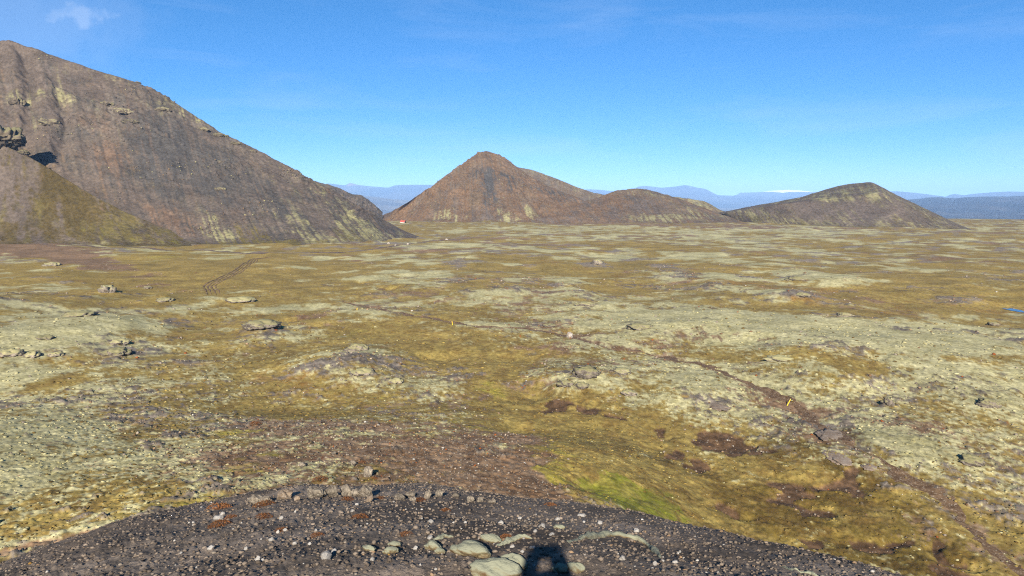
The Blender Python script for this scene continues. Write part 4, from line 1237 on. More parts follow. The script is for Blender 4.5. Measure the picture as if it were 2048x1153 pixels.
# ------------------------------------------------------------------ stones that nobody could count
def scatter_mesh(name, mat, pos, size, colr, seed, flat=(0.5, 0.9), sink=0.25):
    r = np.random.default_rng(seed)
    n = len(pos)
    tmpl = [rock_shape(900 + i, 1, cuts=5, rough=0.16)[0] for i in range(6)]
    fa = ICO[1][1]
    nv = len(tmpl[0])
    T = np.stack([tmpl[i] for i in r.integers(0, 6, n)], 0)
    a = r.uniform(0, 6.28, n); ca, sa = np.cos(a)[:, None], np.sin(a)[:, None]
    fl = r.uniform(*flat, n)[:, None]; el = r.uniform(0.7, 1.0, n)[:, None]
    x = T[..., 0]; y = T[..., 1] * el; z = T[..., 2] * fl
    tl = r.uniform(-0.4, 0.4, n)[:, None]
    z = z + x * tl * 0.5
    V = np.stack([(x * ca - y * sa) * size[:, None] + pos[:, 0:1], (x * sa + y * ca) * size[:, None] + pos[:, 1:2],
                  z * size[:, None] + pos[:, 2:3] + size[:, None] * fl * (1 - 2 * sink)], -1).reshape(-1, 3)
    Fa = (fa[None] + (np.arange(n) * nv)[:, None, None]).reshape(-1, 3)
    me = bpy.data.meshes.new(name)
    me.vertices.add(len(V)); me.vertices.foreach_set('co', V.astype(np.float32).ravel())
    me.loops.add(Fa.size); me.loops.foreach_set('vertex_index', Fa.ravel().astype(np.int32))
    me.polygons.add(len(Fa)); me.polygons.foreach_set('loop_start', (np.arange(len(Fa)) * 3).astype(np.int32))
    me.update(calc_edges=True)
    at = me.attributes.new('Col', 'FLOAT_COLOR', 'POINT')
    cc = np.repeat(np.concatenate([colr, np.ones((n, 1))], 1), nv, 0)
    at.data.foreach_set('color', cc.astype(np.float32).ravel())
    me.materials.append(mat)
    o = bpy.data.objects.new(name, me); COL.objects.link(o)
    o['kind'] = 'stuff'
    return o


def pick_col(n, opts, wts, seed):
    r = np.random.default_rng(seed)
    k = r.choice(len(opts), n, p=np.array(wts) / np.sum(wts))
    return np.clip(np.array(opts)[k] * r.uniform(0.86, 1.14, (n, 1)), 0.01, 0.8)


M_LOOSE = terrain_mat('loose_stone', 14.0, 2.0, 0.01, 0.7, 1.3, speck=False)
M_SCREE = terrain_mat('scree_stone', 3.0, 0.5, 0.05, 0.7, 1.3, speck=False)
# scoria on the dome
r0 = np.random.default_rng(31)
n = 20000
a_ = r0.uniform(-0.68, 0.62, n); lr_ = r0.uniform(0, 1, n) ** 0.85
rr_ = 2.9 * (13.0 / 2.9) ** lr_
ed_ = np.interp(a_, eaz, er)
k_ = rr_ < ed_ * (1.0 + 0.13 * r0.random(n) ** 2)
a_, rr_ = a_[k_], rr_[k_]
sz_ = 0.0035 + 0.012 * r0.random(len(a_)) ** 3.0 + 0.0006 * rr_
px_, py_ = rr_ * np.sin(a_), rr_ * np.cos(a_)
scatter_mesh('gravel', M_LOOSE, np.stack([px_, py_, ground_z(px_, py_)], 1), sz_,
             pick_col(len(a_), [C['dark'], C['dark2'], C['dark'] * 1.3, C['rock'], C['brown2'], C['ochre'], lin(200, 194, 186) * K], [7, 7, 0.8, 0.10, 0.25, 0.03, 0.08], 32), 33, flat=(0.4, 0.8), sink=0.35)
# rubble on the brown shoulder and on bare patches of the plain
pb_ = (Wd['brown'] * 1.3 + Wd['soil'] * 0.8 + Wd['rust'] * 0.5 + Wd['rock'] * 1.6 + 0.04 * Wd['olive'] + 0.05 * Wd['pale']) * (gr_ > 12.5) * (gr_ < 420) * (np.abs(ga) < 0.72) * (gravel < 0.05)
pb_ = pb_ / pb_.sum()
n = 11000
ix = r0.choice(gx.size, n, p=pb_)
px_ = gx[ix] + r0.normal(0, 0.004, n) * gr_[ix]; py_ = gy[ix] + r0.normal(0, 0.006, n) * gr_[ix]
sz_ = (0.0007 + 0.0017 * r0.random(n) ** 2.5) * np.clip(gr_[ix], 25, 300)
sz_ = np.minimum(sz_, 0.42)
scatter_mesh('rubble', M_SCREE, np.stack([px_, py_, ground_z(px_, py_)], 1), sz_,
             pick_col(n, [C['rock'], C['rock2'], C['brown2'], C['brown'], lin(176, 160, 142) * K, lin(206, 200, 190) * K, C['rust']], [4, 4, 3, 3, 0.8, 0.2, 0.3], 34), 35, flat=(0.4, 0.8), sink=0.3)

# moss tufts: small cushions standing proud of the moss, each in the colour of the moss it grows from
pm_ = (Wd['pale'] + Wd['olive'] + Wd['yellow'] + Wd['dkolive'] + Wd['ochre'] + 0.25 * Wd['green']) * (gr_ > 40) * (gr_ < 230) * (np.abs(ga) < 0.72)
pm_ *= np.clip(0.35 + nsa, 0.05, 1.5)
pm_ /= pm_.sum()
n = 9000
ix = r0.choice(gx.size, n, p=pm_)
px_ = gx[ix] + r0.normal(0, 0.002, n) * gr_[ix]; py_ = gy[ix] + r0.normal(0, 0.003, n) * gr_[ix]
sz_ = (0.0011 + 0.0018 * r0.random(n) ** 2) * np.clip(gr_[ix], 45, 180)
tc_ = np.clip(col[ix] * r0.uniform(0.6, 1.0, (n, 1)), 0.01, 0.6)
fl_ = r0.random(n) < 0.05
tc_[fl_] = C['pale'] * r0.uniform(0.7, 1.0, (fl_.sum(), 1))
dk_ = r0.random(n) < 0.14
tc_[dk_] = C['dkol2'] * r0.uniform(0.7, 1.1, (dk_.sum(), 1))
M_TUFT = terrain_mat('moss_tuft', 12.0, 2.0, 0.03, 0.6, 1.4, speck=False)
scatter_mesh('moss_tufts', M_TUFT, np.stack([px_, py_, ground_z(px_, py_)], 1), sz_, tc_, 39, flat=(0.25, 0.5), sink=0.3)

# scree blocks lying on the hill faces
hp = []
for key, cnt, boxes in (('hill', 1500, [(60, 640, 110, 470)]), ('cone', 700, [(800, 1200, 320, 440)])):
    X, Y, Z, U, V, fm = HILLS[key]
    ok = fm & (U > boxes[0][0]) & (U < boxes[0][1]) & (V > boxes[0][2]) & (V < boxes[0][3])
    id_ = np.argwhere(ok)
    f_ = fbm(X[ok] / 30.0, Z[ok] / 20.0, 3, 650)
    w_ = np.clip(f_ + 0.1, 0.01, None) ** 2; w_ /= w_.sum()
    for q in id_[r0.choice(len(id_), cnt, p=w_)]:
        hp.append((X[q[0], q[1]], Y[q[0], q[1]], Z[q[0], q[1]]))
hp = np.array(hp)
scatter_mesh('scree', M_SCREE, hp, 0.25 + 0.9 * r0.random(len(hp)) ** 3.5,
             pick_col(len(hp), [PAL['rock'] * 1.2, PAL['plum'] * 0.9, PAL['tan'] * 1.2, PAL['pale'] * 1.2, PAL['grey']], [4, 2, 2, 1.5, 1.5], 36), 37)

# ------------------------------------------------------------------ outcrops on the plain
G_OUT = 'lava outcrops on the mossy plain'
OUT = [
    (212, 587, 34, 16, 'knobbly grey lava knob with a black shadow on the mossy rise'),
    (332, 604, 36, 8, 'low grey lava outcrop on pale moss beside the dark scree foot'),
    (296, 578, 15, 6, 'small grey lava block on pale moss near the foot of the dark scree'),
    (478, 605, 56, 9, 'flat moss-capped lava ledge just short of the wheel tracks'),
    (105, 533, 30, 8, 'weathered lava lump high on the mossy rise'),
    (20, 714, 40, 13, 'cracked lava block at the outer end of the ledge below the pale moss bank'),
    (64, 716, 34, 11, 'grey lava block in the middle of the rock ledge below the pale moss bank'),
    (110, 715, 28, 9, 'low lava block at the inner end of the ledge below the pale moss bank'),
    (236, 712, 54, 13, 'broad flat lava hump on olive moss behind the pale moss bank'),
    (236, 690, 38, 9, 'flat purple-grey lava slab at the brow of the pale moss bank'),
    (160, 634, 58, 10, 'long low lava ledge on the far mossy swell'),
    (90, 680, 30, 8, 'small dark lava block set in the smooth pale moss bank'),
    (521, 657, 68, 15, 'rounded grey lava hump streaked with lichen beside a brown hollow'),
    (714, 703, 50, 15, 'dark lava crown on top of the pale moss mound'),
    (725, 752, 46, 13, 'broken lava rocks on the near flank of the pale moss mound'),
    (790, 768, 40, 10, 'lava rocks trailing off the flank of the pale moss mound'),
    (1168, 758, 66, 24, 'dark ragged lava crown on the moss mound beside the grassy swale'),
    (1132, 774, 42, 12, 'grey lava rubble ledge below the ragged lava crown'),
    (1163, 780, 36, 12, 'pale grey lava rubble at the foot of the ragged lava crown'),
    (1243, 748, 44, 9, 'flat grey lava pavement behind the ragged lava crown'),
    (1258, 792, 34, 11, 'pale lava blocks on the slope running down from the ragged lava crown'),
    (1194, 529, 24, 11, 'small lava hump with a black cave mouth far out on the plain'),
    (1690, 634, 34, 8, 'low grey lava lump on the edge of the great pale moss swell'),
    (1604, 594, 32, 8, 'grey lava patch on a moss swell beside reddish ground'),
    (1590, 562, 40, 8, 'flat-topped lava mound far out on the plain among olive moss'),
    (1985, 652, 22, 7, 'small lone lava lump on olive moss near the blue pond'),
    (1776, 812, 26, 16, 'pale pointed lava rock standing above the stony trail apron'),
    (1560, 724, 60, 8, 'flat purple-grey lava sheet sunk in the great pale moss swell'),
    (1280, 660, 60, 11, 'bare grey-brown lava patch on the mossy ground above the path'),
    (1100, 655, 30, 7, 'smooth grey lava pavement beside the bend of the path'),
    (1170, 613, 44, 8, 'bluish-grey bare lava patch on the plain beyond the path'),
    (1975, 815, 40, 13, 'rough lava ledge among mottled moss by the plain edge of the trail apron'),
    (1940, 930, 46, 14, 'long grey lava ledge in mottled moss below the pale bank'),
]
for i, (u, v, w, h, lb) in enumerate(OUT):
    put_rock('rock_outcrop', M_LAVA, i % 9, u, v, w * 1.1, h * 0.8, lb, 'rock', G_OUT, kind='crag', sub=4, depth=1.0, sink=0.40)
for (u, v, w, h, lb) in [(1664, 878, 62, 15, 'smooth grey rock slab beside the stony hollow of the trail'), (1682, 926, 74, 24, 'broad tilted grey rock slab below the stony hollow of the trail'),
                         (1742, 940, 40, 13, 'narrow brownish rock slab where the trail steepens'), (1432, 822, 60, 18, 'lichen-spotted grey slab set in the pale moss bank above the hollows')]:
    put_rock('rock_slab', M_SLAB, int(w) % 9, u, v, w, h * 0.20, lb, 'rock', 'grey slabs along the trail', kind='crag', sub=4, depth=1.5, sink=0.42, squash=0.3)
put_rock('rock', M_PALEB, 2, 1138, 676, 16, 11, 'cluster-like pale stone in a dark hole beside the path', 'rock')

# crags on the left hill
def hhit(key):
    X, Y, Z, U, V, fm = HILLS[key]

    def f(u, v):
        dd = (U - u) ** 2 + (V - v) ** 2 + np.where(fm, 0, 1e9)
        k = np.unravel_index(np.argmin(dd), dd.shape)
        return np.array([X[k], Y[k], Z[k]])
    return f


G_CR = 'rock crags on the big left hill'
for i, (u, v, w, h, lb) in enumerate([
        (32, 208, 42, 20, 'overhanging moss-topped crag high on the hill face beside a gully'), (97, 248, 54, 18, 'ochre wedge of rock on the hill face between two gullies'),
        (214, 210, 34, 11, 'low moss-capped ledge alone on the upper hill face'), (245, 228, 60, 18, 'broken pale crags above the scree fan'), (262, 246, 40, 12, 'jumbled pale blocks at the head of the scree fan'),
        (325, 222, 34, 12, 'lichen-yellow rock knob above the grey scree fan'), (405, 262, 40, 12, 'dark crag under the hill crest, upper end of the crest ledge'), (437, 274, 46, 13, 'broad cliffy middle of the crest ledge'),
        (472, 290, 34, 11, 'lower end of the crest ledge near the skyline'), (508, 306, 22, 8, 'small dark knob on the skyline of the hill'), (438, 327, 15, 8, 'small dark boulder-crag on the open scree'), (440, 380, 36, 9, 'low rubble band halfway down the open scree'),
        (276, 166, 14, 5, 'tiny dark notch of rock on the upper skyline')]):
    put_rock('crag', M_CRAG, i % 7, u, v, w * 0.9, h * 0.62, lb, 'rock', G_CR, kind='crag', sub=5, depth=0.6, sink=0.42, hitf=hhit('hill'))
for i, (u, v, w, h, lb) in enumerate([(12, 277, 78, 34, 'big knobbly crag on the brow of the mossy apron casting a long black shadow'), (60, 285, 26, 9, 'small block at the lower end of the knobbly crag')]):
    put_rock('crag', M_CRAG, i + 7, u, v, w, h, lb, 'rock', G_CR, kind='crag', sub=5, depth=0.8, sink=0.25, hitf=hhit('hillside'), squash=0.8)
for i, (u, v, w, h, lb) in enumerate([(777, 489, 8, 4.5, 'white boulder at the toe of the striped hill slope, biggest of its few'), (791, 492.5, 6, 3.6, 'white boulder on the verge of the dirt road below the striped slope'),
                                      (815, 490, 6, 3, 'pale boulder beside the dirt road past the white verge boulder'), (893, 481, 8, 3, 'pale boulder on the dark patch where the dirt road ends')]):
    put_rock('boulder', M_PALEB, i, u, v, w, h, lb, 'rock', 'pale boulders by the dirt road', sub=3)

# ------------------------------------------------------------------ rocks along the gravel edge
G_ED = 'rocks along the edge of the dark gravel'
for i, (u, v, w, h, lb) in enumerate([
        (513, 966, 34, 17, 'pale split rock lying on yellow moss just past the gravel edge'), (531, 981, 24, 13, 'grey rock with a black shadow below the pale split rock'),
        (567, 986, 32, 14, 'orange-tinted wedge rock on the gravel edge'), (594, 989, 20, 9, 'small orange-tinted rock tucked beside the wedge rock'), (634, 988, 36, 26, 'tall squarish beige rock, first of the big pair on the gravel edge'),
        (665, 991, 38, 27, 'leaning beige rock, second of the big pair on the gravel edge'), (692, 984, 32, 22, 'knobbly grey rock behind the big beige pair'), (712, 972, 26, 14, 'grey rock at the back of the knobbly cluster'),
        (732, 978, 36, 22, 'rust-streaked rock with a black hollow beneath'), (740, 988, 19, 13, 'small tan rock casting a black shadow on the gravel'), (735, 954, 20, 18, 'upright pale boulder alone on the brown rubble slope'),
        (603, 934, 24, 11, 'bluish-grey rock lying flat on the brown rubble slope'), (707, 930, 13, 9, 'small grey rock beside a rusty shrub on the brown rubble slope'), (668, 910, 14, 8, 'small beige rock far up the brown rubble slope'),
        (798, 983, 22, 12, 'dark-shadowed rock in the gap of the edge row'), (820, 977, 28, 16, 'wide grey rock at the back of the edge row'), (826, 993, 18, 10, 'low rounded rock half sunk in the gravel'),
        (856, 985, 24, 18, 'upright grey rock with white lichen in the edge row'), (877, 994, 22, 17, 'rounded rock with a black shadow at the end of the edge row'), (911, 984, 24, 12, 'weathered rock past the rounded edge rock'),
        (942, 1000, 22, 12, 'brownish rock where the edge row thins out'), (985, 1006, 20, 11, 'last dark rock of the edge row'), (960, 1002, 13, 9, 'small stone between the last two edge rocks')]):
    v = v if v < 962 else max(v, float(np.interp(u, [300, 600, 900, 1200], [1036, 990, 991, 1041])) + 1.5 + (random.uniform(0, 15) if w < 25 else random.uniform(0, 5)))
    w *= random.uniform(0.8, 1.25); h *= random.uniform(0.75, 1.2)
    put_rock('rock', M_BEIGE if i not in (9, 2, 3) else M_TAN, i % 8, u, v, w * 0.92, h * 0.88, lb, 'rock', G_ED, sub=4, depth=0.8, sink=0.2, cuts=13)

# ------------------------------------------------------------------ moss cushions and lichened boulders on the gravel
def cushion(pts, wpx, hpx, label, seed, name='moss_cushion'):
    P = np.array([ghit(u, v) for u, v in pts])
    d = np.linalg.norm(P.mean(0) - np.array([0, 0, CAM_Z]))
    w = wpx * d / F; h = hpx * d / F
    seg = np.linalg.norm(np.diff(P, axis=0), axis=1); s_ = np.concatenate([[0], np.cumsum(seg)])
    n = 60; m = 18
    t = np.linspace(0, s_[-1], n)
    c = np.stack([np.interp(t, s_, P[:, k]) for k in range(3)], 1)
    kk = np.hanning(15)[1:-1]; kk /= kk.sum()
    for k in range(3):
        e_ = np.pad(c[:, k], 6, mode='reflect', reflect_type='odd'); c[:, k] = np.convolve(e_, kk, 'valid')
    tg = np.gradient(c, axis=0); L = np.hypot(tg[:, 0], tg[:, 1]) + 1e-9
    nx, ny = -tg[:, 1] / L, tg[:, 0] / L
    q = np.linspace(0, 1, n)
    env = np.clip(np.sin(q * math.pi), 0, 1) ** 0.42 * (1 + 0.40 * fbm(t / 0.16, t * 0, 3, seed))
    co = np.zeros((n, m, 3)); th = np.linspace(-0.35, math.pi + 0.35, m)
    for j in range(m):
        r_ = env * (1 + 0.13 * fbm(t / 0.05 + seed, t * 0 + j * 0.6, 3, seed + 1))
        a = np.cos(th[j]) * w * r_; hz_ = np.sin(th[j]) * h * r_
        co[:, j, 0] = c[:, 0] + nx * a; co[:, j, 1] = c[:, 1] + ny * a; co[:, j, 2] = ground_z(co[:, j, 0], co[:, j, 1]) + hz_ - 0.004
    base = c.mean(0)
    o = grid_mesh(name, co[..., 0] - base[0], co[..., 1] - base[1], co[..., 2] - base[2], None, M_LICH)
    o.location = base
    tag(o, label, 'moss', 'moss cushions on the dark gravel')
    return o


def lichen_boulder(u, v, w, h, label, k):
    return put_rock('mossy_boulder', M_LICH, k, u, v, w, h, label, 'boulder', 'moss-grown boulders on the dark gravel', kind='blob', sub=4, depth=0.5, sink=0.25)


def blob_shape(seed, sub=4, squash=0.6):
    co, fa = ICO[sub]; co = co.copy(); r = np.random.default_rng(seed); p = co + r.uniform(-9, 9, 3)
    co = co * (1 + 0.24 * n3(p, 1.3, seed % 30, 2) + 0.09 * n3(p, 4.0, seed % 30 + 2, 4, ridged=True) + 0.03 * n3(p, 14.0, seed % 30 + 4, 2))[:, None]
    co[:, 2] *= squash
    return co / np.abs(co[:, :2]).max(), fa


_rmesh = rmesh


def rmesh(kind, mat, k, sub=3, **kw):
    if kind != 'blob':
        return _rmesh(kind, mat, k, sub, **kw)
    key = (kind, mat.name, k, sub)
    if key not in MESH:
        co, fa = blob_shape(500 + 13 * k, sub)
        MESH[key] = mesh_from('boulder_shape', co, fa, mat, True)
    return MESH[key]


for k, (u, v, w, h, lb) in enumerate([
        (988, 1160, 122, 32, 'largest rounded boulder under grey-green moss, beside the black shadow'), (1028, 1138, 56, 24, 'rounded moss-grown boulder tucked behind the largest one'),
        (1152, 1147, 40, 17, 'small pale moss-grown boulder past the black shadow'), (1120, 1147, 34, 18, 'moss-grown boulder lying inside the black shadow'),
        (866, 1102, 44, 17, 'rounded moss-grown boulder left of the arched brown one'), (880, 1108, 22, 10, 'small moss-grown stone at the foot of its rounded neighbour'),
        (942, 1110, 84, 20, 'arched brown boulder with moss over its crown'), (738, 1102, 32, 9, 'low moss-grown stone with orange lichen behind the black-shadowed one'), (782, 1107, 34, 11, 'flat pale moss-grown stone with black shadows'),
        (1118, 1059, 28, 8, 'small moss cushion stone among white stones'), (980, 1085, 50, 12, 'lichen-mottled boulder behind the arched brown one'), (790, 1094, 30, 8, 'small grey moss stone behind the flat pale one')]):
    lichen_boulder(u, v, w, h, lb, k)
cushion([(1132, 1084), (1165, 1077), (1200, 1073), (1228, 1069), (1255, 1074), (1285, 1084), (1306, 1098), (1322, 1118)], 9, 10, 'longest crescent of grey-green moss curving over the dark gravel', 701)
cushion([(990, 1094), (1015, 1084), (1040, 1076), (1066, 1078)], 8, 10, 'short curved moss cushion beside the lichen-mottled boulder', 702)
cushion([(868, 1082), (885, 1074), (908, 1075)], 5, 6, 'thin flat moss strip behind the rounded moss-grown boulder', 703)
cushion([(1560, 1132), (1590, 1140), (1620, 1148), (1650, 1157)], 6, 8, 'moss strip along the brink of the gravel above the green slope', 704)

# ------------------------------------------------------------------ pale stones lying on the gravel
G_ST = 'pale stones strewn on the dark gravel'
spots = [(652, 1117, 26, 12), (668, 1108, 14, 8), (515, 1123, 12, 8), (525, 1125, 9, 6), (590, 1091, 9, 6), (620, 1091, 8, 5), (543, 1083, 11, 6), (536, 1081, 7, 5), (492, 1102, 9, 5), (420, 1102, 15, 7),
         (445, 1032, 12, 6), (437, 1041, 18, 8), (571, 1063, 10, 5), (556, 1067, 7, 5), (632, 1064, 8, 5), (563, 1039, 10, 5), (590, 1026, 6, 4), (705, 1025, 10, 5), (714, 1012, 8, 5), (862, 1047, 14, 6),
         (1002, 1049, 12, 6), (1085, 1056, 18, 8), (1070, 1066, 10, 5), (1102, 1073, 14, 6), (1115, 1042, 14, 6), (1163, 1035, 16, 6), (1200, 1050, 12, 6), (1273, 1065, 12, 6), (1245, 1122, 16, 8), (1310, 1132, 10, 7),
         (930, 1048, 8, 4), (1040, 1040, 10, 5), (1065, 1100, 12, 5), (1045, 1106, 9, 4), (1025, 1096, 10, 5), (745, 1122, 12, 6), (860, 1080, 14, 6), (830, 1101, 12, 6), (1325, 1127, 9, 6), (1350, 1128, 12, 6)]
r1 = np.random.default_rng(77)
while len(spots) < 120:
    u = r1.uniform(330, 1600) if r1.random() < 0.75 else r1.uniform(880, 1400)
    v = 985 + (1150 - 985) * r1.random()
    lim = np.interp(u, [300, 600, 900, 1200, 1450, 1640], [1045, 1003, 1003, 1048, 1110, 1152])
    if v < lim:
        continue
    w = r1.uniform(2.6, 5.6) * (0.8 + 0.5 * (v - 985) / 165)
    spots.append((u, v, w, w * r1.uniform(0.45, 0.65)))
for i, (u, v, w, h) in enumerate(spots):
    t = r1.random() if i > 38 else 0.3
    if t < 0.72:
        mt, lb, gp_ = M_WHITE, 'small whitish lichen-crusted stone lying on the dark gravel', G_ST
    elif t < 0.88:
        mt, lb, gp_ = M_TAN, 'small tan stone lying on the dark gravel', 'tan stones strewn on the dark gravel'
    else:
        mt, lb, gp_ = M_SCORIA, 'dark scoria lump lying proud of the finer dark gravel', 'scoria lumps on the dark gravel'
        w *= 1.5; h *= 1.6
    put_rock('stone', mt, i % 7, u, v, w, h, lb, 'stone', gp_, sub=2, depth=0.9, sink=0.25, cuts=8)

# ------------------------------------------------------------------ rust-red dwarf shrubs
def shrub_mesh(seed, mat):
    r = np.random.default_rng(seed)
    V = []; Fc = []
    for i in range(420):
        a = r.uniform(0, 6.283); d = math.sqrt(r.random())
        x, y = d * math.cos(a), d * math.sin(a) * 0.8
        lump = 0.5 + 0.5 * math.sin(3 * a + seed) * 0.5
        z = (1 - d * d) * (0.25 + 0.45 * lump) * r.uniform(0.3, 1.0)
        s_ = r.uniform(0.045, 0.10)
        n_ = r.normal(size=3) + np.array([0, -0.3, 0.9]); n_ /= np.linalg.norm(n_)
        t_ = np.cross(n_, r.normal(size=3)); t_ /= np.linalg.norm(t_); b_ = np.cross(n_, t_)
        c_ = np.array([x, y, z]); k = len(V)
        V += [c_ - t_ * s_, c_ - b_ * s_ * 0.45, c_ + t_ * s_, c_ + b_ * s_ * 0.45 + n_ * s_ * 0.2]
        Fc.append((k, k + 1, k + 2, k + 3))
    for i in range(16):     # twigs
        a = r.uniform(0, 6.283); e_ = np.array([math.cos(a) * 0.8, math.sin(a) * 0.65, 0.22 + 0.2 * r.random()])
        w_ = np.array([-math.sin(a), math.cos(a), 0]) * 0.014; k = len(V)
        V += [-w_, w_, e_ + w_ * 0.4, e_ - w_ * 0.4]; Fc.append((k, k + 1, k + 2, k + 3))
        up = np.array([0, 0, 0.014]); k = len(V)
        V += [-up, up, e_ + up * 0.4, e_ - up * 0.4]; Fc.append((k, k + 1, k + 2, k + 3))
    return mesh_from('shrub_shape', np.array(V), Fc, mat)


M_SHRUB = rock_mat('rust_leaves', lin(100, 66, 40) * K, lin(156, 100, 62) * K, lin(140, 116, 66) * K, 6.0, rand=0.15, bump=0.0)
SHM = [shrub_mesh(40 + i, M_SHRUB) for i in range(4)]
G_SH = 'rust-red dwarf shrubs on the gravel'
for i, (u, v, w, lb) in enumerate([
        (693, 1001, 28, 'rust-red dwarf shrub in front of the knobbly grey edge rock'), (761, 998, 18, 'small rust-red shrub between the tan rock and the gravel'), (838, 1003, 28, 'bushy rust-red shrub with a dark shadow at the edge row'),
        (528, 1012, 40, 'rust-red shrub spread thinly below the grey edge rock'), (526, 1036, 34, 'bright rust-red shrub alone on the gravel'), (440, 1052, 42, 'flat rust-red shrub below the tan slab stone'),
        (462, 1036, 22, 'small rust-red shrub behind the tan slab stone'), (563, 1062, 26, 'rust-red shrub mixed with white stones'), (634, 1073, 26, 'low rust-red shrub past the white stones on open gravel'),
        (718, 1037, 34, 'long thin rust-red shrub on open gravel'), (437, 1018, 44, 'rust-red shrub where the gravel meets yellow moss'), (812, 1072, 30, 'rust-brown shrub before the moss-grown stones'),
        (890, 1023, 22, 'small rust-red shrub on fine gravel past the edge row'), (1012, 1074, 22, 'rust-brown shrub tucked behind the short curved moss cushion'), (748, 958, 14, 'tiny rust shrub beside the upright pale boulder'),
        (640, 960, 30, 'rust-red shrub above the squarish beige rock'), (724, 926, 16, 'rust shrub beside the small grey rock on the rubble slope'), (510, 850, 24, 'rust-brown shrub at the lip of the dark soil hollow'), (1100, 1012, 26, 'rust-red shrub on the brink above the green swale')]):
    c = ghit(u, v); d = math.sqrt(c[0] ** 2 + c[1] ** 2 + (c[2] - CAM_Z) ** 2); s_ = w * d / F / 2
    place('dwarf_shrub', SHM[i % 4], c[0], c[1], c[2] - 0.01 * s_, (s_, s_ * 1.3, s_ * 0.9), random.uniform(0, 6), label=lb, cat='shrub', group=G_SH)


# ------------------------------------------------------------------ yellow trail markers
def plain_mat(name, colr, rough=0.6, nscale=20.0, var=0.12):
    m, n, l, b = new_mat(name)
    b.inputs['Roughness'].default_value = rough
    nz = noise_node(n, l, n.new('ShaderNodeTexCoord').outputs['Object'], nscale, 6.0)
    rp = ramp(n, l, nz.outputs['Fac'], [(0.35, tuple(np.array(colr) * (1 - var))), (0.65, tuple(np.clip(np.array(colr) * (1 + var), 0, 0.9)))])
    l.new(rp.outputs[0], b.inputs['Base Color'])
    return m


def box_mesh(name, x0, x1, y0, y1, z0, z1, mat, bev=0.0, taper=1.0):
    bm = bmesh.new(); bmesh.ops.create_cube(bm, size=1.0)
    for v in bm.verts:
        t = taper if v.co.z > 0 else 1.0
        v.co = Vector(((x0 + x1) / 2 + v.co.x * (x1 - x0) * t, (y0 + y1) / 2 + v.co.y * (y1 - y0) * t, (z0 + z1) / 2 + v.co.z * (z1 - z0)))
    if bev:
        bmesh.ops.bevel(bm, geom=bm.edges[:], offset=bev, segments=2, affect='EDGES')
    me = bpy.data.meshes.new(name); bm.to_mesh(me); bm.free(); me.materials.append(mat)
    return me


def child(name, me, parent):
    o = bpy.data.objects.new(name, me); COL.objects.link(o); o.parent = parent
    return o


M_YEL = plain_mat('yellow_paint', (0.78, 0.52, 0.03), 0.5)
M_YTOP = plain_mat('yellow_top_worn', (0.80, 0.58, 0.10), 0.6)
M_WOOD = plain_mat('bare_wood', (0.30, 0.20, 0.10), 0.9)
for (u, v, hpx, lean, wd, lb) in [(1574, 812, 14.5, 0.46, 0.05, 'leaning yellow wooden trail stake on the stony trail apron'), (905, 651, 8.5, -0.12, 0.055, 'nearly upright yellow trail stake beside the path across olive moss'),
                                  (714, 621, 5.0, 0.06, 0.06, 'far yellow trail stake where the path fades into olive moss')]:
    c = ghit(u, v); d = math.sqrt(c[0] ** 2 + c[1] ** 2 + (c[2] - CAM_Z) ** 2); h = hpx * d / F
    e = bpy.data.objects.new('trail_marker', None); COL.objects.link(e); e.location = c; e.rotation_euler = (0.0, lean, 0.0)
    tag(e, lb, 'stake', 'yellow stakes marking the path')
    child('post', box_mesh('post', -wd, wd, -wd * 0.7, wd * 0.7, 0.0, h * 0.86, M_YEL, 0.008), e)
    child('top', box_mesh('top', -wd * 0.98, wd * 0.98, -wd * 0.68, wd * 0.68, h * 0.86 + 0.003, h, M_YTOP, 0.006, 0.6), e)
    child('foot', box_mesh('foot', -wd * 0.9, wd * 0.9, -wd * 0.6, wd * 0.6, -0.4, -0.003, M_WOOD), e)

# ------------------------------------------------------------------ red-roofed hut at the foot of the cone
c = hit(806, 446.0, H0)
hut = bpy.data.objects.new('hut', None); COL.objects.link(hut)
hut.location = (c[0], c[1], c[2] - 1.0); hut.scale = (0.85, 0.85, 0.85); hut.rotation_euler = (0, 0, math.radians(-24))
tag(hut, 'small white-walled hut with red roof at the foot of the brown cone', 'hut')
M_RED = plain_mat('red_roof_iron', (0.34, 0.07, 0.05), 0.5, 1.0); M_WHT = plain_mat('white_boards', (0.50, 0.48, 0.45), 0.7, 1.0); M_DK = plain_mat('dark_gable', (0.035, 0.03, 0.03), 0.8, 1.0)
M_GLS = plain_mat('window_glass', (0.03, 0.04, 0.05), 0.1, 1.0)
child('wall', box_mesh('wall', -4.2, 4.2, -2.6, 2.6, -2.0, 2.3, M_WHT), hut)


def prism(name, x0, x1, hw, z0, z1, mat):
    co = [(x0, -hw, z0), (x0, hw, z0), (x0, 0, z1), (x1, -hw, z0), (x1, hw, z0), (x1, 0, z1)]
    return mesh_from(name, np.array(co), [(0, 2, 1), (3, 4, 5), (0, 3, 5, 2), (1, 2, 5, 4), (0, 1, 4, 3)], mat)


